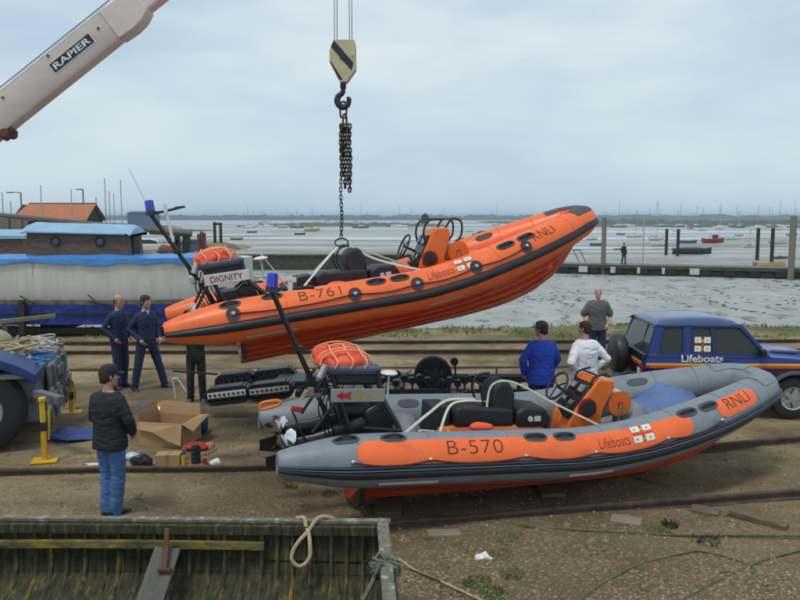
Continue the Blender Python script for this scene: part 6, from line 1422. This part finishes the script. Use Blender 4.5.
# mudflat-side piles and frame by the parked cars
for px, y0, lb in ((214.5,222,'left post of the small timber frame by the mud'),(220.5,224,'right post of the small timber frame by the mud')): pole(px, y0, 243, 66, .14, 'darkwood', lb, 'timber_post', 'post', 'posts of the small frame')
a = PY(213,224,66); b = PY(222,224,66); mb = MB(); mb.beam(a, b, .15,.2); tag(mb.build('crossbar', M['darkwood'], loc=a), 'crossbar resting over the two posts of the small timber frame', 'beam')
mb = MB(); 
for k, (px, y0) in enumerate(((198.5,234),(201,231.5),(203.5,233))): p = PY(px, y0, 50); mb.box((p.x, 50+.1*k, p.z/2), (.16,.16,p.z))
tag(mb.build('rusty_pile', M['rust'], loc=(p.x,50,0)), 'cluster of rusty brown piles right of the parked blue car', 'piles')
def parked(px, Y, W_, mt, rot, label, flip=1):
    b = PY(px, 230, Y); o = empty('parked_car', (b.x, Y, .0), (0,0,rot)); tag(o, label, 'car', 'parked cars beyond the barge')
    mb = MB(); mb.prism([(-2,.35),(-2.02,.75),(-1.9,.92),(-1.0,.96),(1.2,.95),(1.95,.85),(2.0,.4)], -.8, .8); mb.build('body', M[mt], o, bevel=.08, seg=3)
    mb = MB(); mb.prism([(-1.7,.94),(-1.35,1.38),(-.9,1.46),(.3,1.45),(.9,1.30),(1.25,.94)], -.7, .7); mb.build('cabin', M[mt], o, bevel=.06)
    mb = MB(); mb.prism([(-1.45,1.0),(-1.2,1.34),(.3,1.36),(.8,1.25),(1.0,1.0)], -.715, .715); mb.build('side_window', M['glass'], o)
    mb = MB(); mb.box((-1.62,0,1.15),(.1,1.2,.3),(0,.6,0)); mb.build('rear_window', M['glass'], o); mb = MB(); mb.box((1.12,0,1.13),(.1,1.2,.3),(0,-.8,0)); mb.build('windscreen', M['glass'], o)
    for x in (-1.25, 1.25):
        for y in (-.72, .72): wheel(o, (x, y, .3), .3, .2)
    for y in (-.6,.6): mb = MB(); mb.box((-2.03,y,.7),(.03,.25,.15)); mb.build('tail_lamp', M['lampred'], o)
parked(148, 74, 4, 'ww', 0.15, 'white hatchback parked beyond the barge bow'); parked(188, 72, 4, 'hullb', 1.15, 'blue-grey car seen from behind, parked beyond the barge bow')
mb = MB(); a = PY(166, 247, 60); mb.ell((a.x, 60, .9), (.7,.5,.45), 20, 12); mb.disp(.2, 1.5, 3); tag(mb.build('gear_heap', M['brown'], smooth=True, loc=(a.x,60,0)), 'brownish heap of gear between the two parked cars', 'heap')
# ================================================================== sea wall and jetty
M['algae'] = mat('algae_concrete', (.05,.06,.035), .8, var=.5, vs=1.5, bump=.4, dirt=(.11,.11,.085), dthr=.56, dscale=1.2, streak=(1,1,3)); M['algae_top'] = mat('jetty_top', (.14,.145,.125), .85, var=.3, vs=1.5, bump=.3)
Wl = empty('sea_wall', (-6, 69, 0)); tag(Wl, 'weed-stained dark green quay wall between the barge and the slung lifeboat', 'wall')
mb = MB(); mb.box((1.5, .9, -.68), (27, 1.8, 1.6)); mb.build('wall_face', M['algae'], Wl, bevel=.03); mb = MB(); mb.box((1.5,.85,.15), (27.1,2.0,.1)); mb.build('coping', M['algae_top'], Wl, bevel=.02)
J = empty('jetty', (0,0,0)); tag(J, 'low weed-stained jetty with white fender boards crossing the mud on the right', 'jetty')
j0 = V((8.5, 66.5, 0)); j1 = V((43, 53.5, 0)); jd = (j1-j0).normalized(); jn = V((-jd.y, jd.x, 0))
J.location = j0; J.rotation_euler = (0,0,atan2(jd.y, jd.x)); LJ = (j1-j0).length; zt = -.36
mb = MB(); mb.box((LJ/2, 1.1, zt-.10), (LJ, 2.4, .2)); mb.build('deck', M['algae_top'], J, bevel=.02)
mb = MB(); mb.box((LJ/2, -.06, zt-.16), (LJ, .12, .26)); mb.box((LJ/2, 1.2, (zt+ZM)/2-.3), (LJ, 2.0, zt-ZM-.25)); mb.build('jetty_face', M['algae'], J, bevel=.01)
def jx(px): # distance along the jetty face of a photo column
    r = (px-400)/FP*.99; lo, hi = -5, 60
    for _ in range(40):
        m = (lo+hi)/2; p = j0+jd*m
        if p.x/p.y < r/1.0: lo = m
        else: hi = m
    return lo
for a, b, w_ in ((581,590,1),(613,618,1),(619,625,0),(640,643,1),(644,651,0),(665,668,1),(669,679,0),(693,703,1),(704,714,0),(728,739,0),(754,764,0),(780,792,0),(562,570,0),(592,600,0)):
    x0, x1 = jx(a), jx(b); mb = MB(); 
    if w_: mb.box(((x0+x1)/2, -.15, zt-.42), (x1-x0, .06, .5)); mb.build('fender_board', M['wall_w'], J, bevel=.01)
    else: mb.box(((x0+x1)/2, -.08, zt-.50), (x1-x0, .12, .5)); mb.build('recess_shade', M['black'], J, bevel=.01)  # black boxes paint the shade of recessed openings in the face
def jp(px, off=0.0): p = j0+jd*jx(px)+jn*off; return p
for px, y0, y1, r, mt, off, lb in ((605,217.5,264,.20,'wood_old',.3,'thick pale timber pile on the jetty, just right of the slung boat bow'),(645,217,266,.05,'mastm',.4,'thin grey pole standing on the jetty right of the walking man'),(795,216,272,.24,'wood_old',-.35,'thick timber pile at the right edge of the photo')):
    p = jp(px, off); top = PY(px, y0, p.y).z; mb = MB(); mb.tube([(p.x,p.y,ZM if r > .1 else zt),(p.x,p.y,top)], [r, r*.95], 10 if r < .1 else 4 if False else 12); tag(mb.build('timber_pile' if r > .1 else 'pole', M[mt], smooth=True, loc=(p.x,p.y,zt)), lb, 'pile' if r > .1 else 'pole')
for px, y0, yb, lb in ((666,229,255,'left one of the two dark piles beside the beached dark boat'),(677.5,229,256,'right one of the two dark piles beside the beached dark boat'),(757,228,260,'left one of the two dark piles above the yellow dinghy'),(771.5,228,262,'right one of the two dark piles above the yellow dinghy')):
    g = G(px, yb, ZM); top = PY(px, y0, g.y).z; mb = MB(); mb.tube([(g.x,g.y,ZM-.1),(g.x,g.y,top)], .19, 10); tag(mb.build('timber_pile', M['darkwood'], smooth=True, loc=(g.x,g.y,ZM)), lb, 'pile', 'dark piles on the mud')
# rail fence at the left end of the jetty
mb = MB(); 
for a, b in (((573,250),(580,263)),((580,250),(586,263)),((573,250),(580,250))): p = PY(*a, 68); q = PY(*b, 68); mb.tube([p, q], .04, 6)
tag(mb.build('ladder_rail', M['pole'], loc=PY(576,263,68)), 'thin leaning handrail at the left end of the jetty', 'handrail')
p = jp(625, .9)
person('lone man in dark clothes walking on the jetty beyond the mud', (p.x, p.y, zt), radians(-70), 1.76, {'kneeL': (.10,.09,.50), 'ankL': (.10,.09,.10), 'kneeR': (-.02,-.09,.5), 'ankR': (-.12,-.1,.09)}, 'darkj', 'jeans_dark', voxel=.02, seed=11, hem=.8)
# ================================================================== boats out on the mud
def far_boat(px, pyb, lpx, kind, hull, label, mast=None, rot=None, cab='ww', z0=ZM, pxm=None, lmax=None):
    g = G(px, pyb, z0); L_ = lpx/FP*g.y; L_ = min(L_, lmax) if lmax else L_; rd = random.Random(int(px*7+pyb)); rot = rd.uniform(-.35,.35) if rot is None else rot
    nm = {'yacht':'sailing_boat','dinghy':'dinghy','motor':'motor_boat','fishing':'fishing_boat','open':'open_boat'}[kind]
    o = empty(nm, g, (rd.uniform(-.04,.04), 0, rot)); tag(o, label, {'yacht':'sailing boat','dinghy':'dinghy','motor':'motor boat','fishing':'fishing boat','open':'open boat'}[kind], 'boats out on the mudflat')
    B_ = L_*(.32 if kind != 'dinghy' else .42); H_ = L_*{'yacht':.15,'dinghy':.14,'motor':.16,'fishing':.2,'open':.15}[kind]; rs = []; inn = []
    for i in range(13):
        u = i/12; x = -L_/2+L_*u; w_ = B_/2*(.8+.2*sin(pi*min(1, u*1.2)))*(1-max(0, (u-.45)/.55)**2.2*.97); sh = H_*(1+.25*(2*u-1)**2+.15*u); k_ = H_*.1+H_*.5*max(0, u-.75)
        rs.append([V((x,-w_,sh)), V((x,-w_*.92,H_*.5)), V((x,-w_*.5,k_+.08*H_)), V((x,0,k_)), V((x,w_*.5,k_+.08*H_)), V((x,w_*.92,H_*.5)), V((x,w_,sh))])
        inn.append([V((x,-w_*.93,sh-.02*L_*0)), V((x,-w_*.8,H_*.45)), V((x,w_*.8,H_*.45)), V((x,w_*.93,sh))])
    mb = MB(); mb.rings(rs, cap=True, closed=kind in ('yacht','motor','fishing')); hl = mb.build('hull', M[hull], o, smooth=True, ang=35)
    if kind in ('dinghy','open'):
        mb = MB(); mb.rings(inn, cap=False, closed=False); mb.build('inside', M['boat_in'] if 'boat_in' in M else M['wood_old'], o)
        mb = MB()
        for u in (-.2, .12): mb.box((L_*u, 0, H_*.8), (L_*.05, B_*.86, H_*.07))
        mb.build('thwart', M['wood_old'], o)
    if kind in ('yacht','motor'):
        mb = MB(); mb.prism([(-L_*.16,H_*.98),(-L_*.14,H_*1.5),(L_*.10,H_*1.45),(L_*.24,H_*1.05)], -B_*.28, B_*.28); cb = mb.build('cabin', M[cab], o, bevel=L_*.008)
        mb = MB(); mb.box((-.02*L_,0,H_*1.3), (L_*.16,B_*.575,H_*.14)); mb.build('cabin_window', M['glass'], cb)
    if kind == 'fishing':
        mb = MB(); mb.box((L_*.08,0,H_*1.45), (L_*.2,B_*.5,H_*.9)); cb = mb.build('wheelhouse', M['hullr'], o, bevel=.03); mb = MB(); mb.box((L_*.08,0,H_*1.62), (L_*.205,B_*.51,H_*.3)); mb.build('wheelhouse_window', M['glass'], cb)
        mb = MB(); mb.box((L_*.08,0,H_*1.93), (L_*.24,B_*.6,H_*.08)); mb.build('roof', M['hullk'], cb)
        mb = MB(); mb.tube([(-L_*.15,0,H_),(-L_*.15,0,H_*2.2)], .05, 6); mb.tube([(L_*.25,0,H_),(L_*.25,0,H_*2.0)], .05, 6); mb.build('gallows', M['hullk'], o)
        mb = MB(); mb.rings([[V((x.x, x.y*1.02, x.z-.02)) for x in (r_[0], r_[1])] for r_ in rs], cap=False, closed=False); mb.build('sheer_band', M['hullr'], o)
    if mast:
        tz = PY(px, mast, g.y).z-z0; rm = max(.06, g.y*.00028); mb = MB(); mb.tube([(L_*.06,0,H_),(L_*.06,0,tz)], [rm, rm*.6], 6); ms = mb.build('mast', M['mastm'], o)
        if kind == 'yacht':
            mb = MB(); mb.tube([(L_*.06,0,H_*1.9),(-L_*.38,0,H_*1.8)], L_*.018, 6); mb.build('boom', M['hullb' if rd.random() < .4 else 'ww'], ms)
            mb = MB(); mb.tube([(L_*.06,0,tz*.98),(L_*.49,0,H_*1.2)], .018, 4); mb.tube([(L_*.06,0,tz*.98),(-L_*.49,0,H_*1.1)], .018, 4); mb.build('rigging', M['pole'], ms)
    return o
FB = far_boat
FB(237,240,13,'dinghy','pole','grey open dinghy on the mud left of the white whip antenna'); FB(252,233,10,'motor','hullb','small blue-grey motor boat near the whip antenna',)
FB(283,228,12,'motor','ww','white cabin boat left of the yellow boat on the far mud'); FB(300,235,11,'open','hullk','dark open boat nearer than the yellow boat on the far mud'); FB(312,231.5,16,'yacht','hully','yellow sailing boat with bare mast left of the crane chain',mast=207,cab='ww')
FB(292,223.5,7,'yacht','ww','distant white sailing boat left of the yellow boat',mast=212); FB(270,226,8,'motor','pole','distant grey boat beyond the white whip antenna')
FB(443,226,8,'yacht','ww','white sailing boat with mast just right of the tall console',mast=207); FB(496,225.5,9,'yacht','ww','white sailing boat above the middle of the slung boat',mast=206)
FB(478,236,12,'open','hullk','dark open boat above the slung boat rope drum'); FB(488,233,10,'motor','hullb','blue motor boat beyond the dark open boat over the slung lifeboat'); FB(470,232,8,'motor','ww','small white boat left of the dark open boat over the slung lifeboat')
FB(503,230,9,'motor','ww','white boat beyond the fore part of the slung lifeboat'); FB(520,226,8,'motor','hullk','dark far boat beyond the fore part of the slung lifeboat'); FB(412,229,8,'motor','ww','small white boat left of the slung boat console')
FB(592,240,13,'motor','ww','white motor boat left of the thick pale pile'); FB(598,246,16,'open','pole','grey open boat lying low left of the thick pale pile')
FB(578,236,7,'motor','ww','small white boat just off the bow tip of the slung lifeboat')
FB(635,237.5,17,'yacht','ww','white sailing boat with twin masts left of the thin grey pole',mast=210); FB(621,235,9,'yacht','hullb','blue-hulled small sailing boat right of the thick pale pile',mast=211)
FB(618,250,9,'open','pole','low grey skiff just left of the lone walking man')
FB(656,240.5,15,'yacht','ww','white sailing boat under the tallest mast right of the thin pole',mast=200); FB(660,246,17,'motor','ww','long white motor boat in front of the tallest mast')
FB(688,243.5,17,'open','hullb','blue-grey open boat between the dark piles and the red boat')
FB(702,231,9,'yacht','ww','sailing boat directly behind the red boat',mast=207); FB(719,229.5,9,'yacht','ww','sailing boat beyond the wheelhouse of the red boat, tall mast',mast=206)
FB(713,243.5,22,'fishing','hullr','red fishing boat with wheelhouse on the far mud',rot=.05)
FB(733,240,15,'motor','ww','white cabin boat right of the red boat',); FB(739,236,9,'motor','hully','small yellowish boat beyond the white cabin boat right of the red one')
FB(749,247.5,14,'yacht','ww','small white sailing boat left of the pair of dark piles',mast=229,cab='hullb'); FB(779,244,18,'open','ww','pale flat open boat right of the pair of dark piles')
FB(779,230,7,'yacht','ww','distant sailing boat near the right edge of the photo',mast=210); FB(792,236,12,'motor','teal','teal motor boat behind the pile at the right edge',mast=200)
FB(677,232,8,'motor','ww','far white boat beyond the dark piles'); FB(690,229,6,'motor','pole','far grey boat left of the red boat')
o = FB(692,255,37,'open','hullk','long dark covered boat beached beside two dark piles',rot=-.12)
mb = MB(); L_ = 37/FP*G(692,255,ZM).y; mb.ell((-.02*L_,0,L_*.15), (L_*.44,L_*.13,L_*.06), 24, 10); mb.build('boat_cover', M['hullk'], o, smooth=True)
FB(770,267.5,31,'dinghy','hully','yellow dinghy with brown rim beached behind the jetty',rot=.03)
FB(780,259,14,'motor','pole','grey boxy punt beyond the yellow dinghy',cab='hullb')
rd = random.Random(31); spots = []
for k in range(76):
    px = rd.choice([rd.uniform(225,420), rd.uniform(600,800), rd.uniform(600,800)]); spots.append((px, rd.uniform(221.5,228.5)))
ORD = {}; OW = ['leftmost','second from left','third from left','fourth from left','fifth from left','sixth from left','seventh from left','eighth from left','ninth from left','tenth from left','eleventh from left','twelfth from left','thirteenth from left','fourteenth from left','fifteenth from left','sixteenth from left','seventeenth from left','eighteenth from left','nineteenth from left','twentieth from left','twenty-first from left','twenty-second from left']
for k, (px, py) in enumerate(sorted(spots)):
    g = G(px, py, ZM); L_ = rd.uniform(6,9); hc = rd.choice(['ww','ww','hullb','pole']); has = rd.random() < .6
    near = 'above the slung lifeboat stern' if px < 330 else 'above the slung lifeboat' if px < 560 else 'near the horizon right of the jetty piles'
    o = empty('moored_boat', g, (0,0,rd.uniform(-.5,.5))); nmc = {'ww':'white','hullb':'blue','pole':'grey'}[hc]
    side = 'left of the crane chain' if px < 345 else 'right of the crane chain' if px < 560 else 'beyond the jetty'
    key = (nmc, has, side); ORD[key] = ORD.get(key, -1)+1
    tag(o, '%s of the tiny %s %s %s' % (OW[ORD[key]], nmc, 'sailing boats' if has else 'boats', side), 'moored boat', 'far %s %s %s' % (nmc, 'sailing boats' if has else 'boats', side))
    mb = MB(); mb.prism([(-L_/2,.1),(-L_/2,.8),(L_/2,1.1),(L_*.4,.1)], -.9, .9); mb.build('hull', M[hc], o, bevel=.15); mb = MB(); mb.prism([(-L_*.15,.9),(-L_*.12,1.5),(L_*.15,1.4),(L_*.2,.95)], -.6, .6); mb.build('cabin', M['ww'], o)
    if has: mb = MB(); mb.tube([(0,0,1),(0,0,L_*rd.uniform(1.2,1.6))], .11, 5); mb.build('mast', M['mastm'], o)
# hut and marsh islet
g = G(425, 224, ZM); mb = MB(); mb.box((0,0,3), (5,4,6)); mb.prism([(-3.2,5.8),(3.2,5.8),(0,8)], -2.4, 2.4); o = mb.build('hut', M['darkwood']); o.location = (g.x*0.9, g.y*.9, ZM); tag(o, 'small dark hut standing on the far marsh near the horizon', 'hut')

mb = MB(); rd = random.Random(77); k = 0
while k < 2600:
    y = 26+rd.random()**1.3*38; x = rd.uniform(-.5, .75)*y
    if noise.noise(V((x*.12, y*.10, 3)))+.5*noise.noise(V((x*.5, y*.3, 8))) < rd.uniform(-.05,.45): k += .25; continue
    k += 1; z = max(h_ground(x, y), ZM); r = rd.uniform(.06,.26); q = rd.uniform(.5,1.0); n = 7; a0 = rd.random()*6
    ring = [V((x+r*(1+.5*rd.uniform(-1,1))*cos(a0+2*pi*i/n), y+r*q*(1+.5*rd.uniform(-1,1))*sin(a0+2*pi*i/n), z-.01)) for i in range(n)]
    mb.add(ring+[V((x, y, z+rd.uniform(.02,.06)))], [(i, (i+1)%n, n) for i in range(n)])
tag(mb.build('seaweed', WEEDD), kind='stuff')
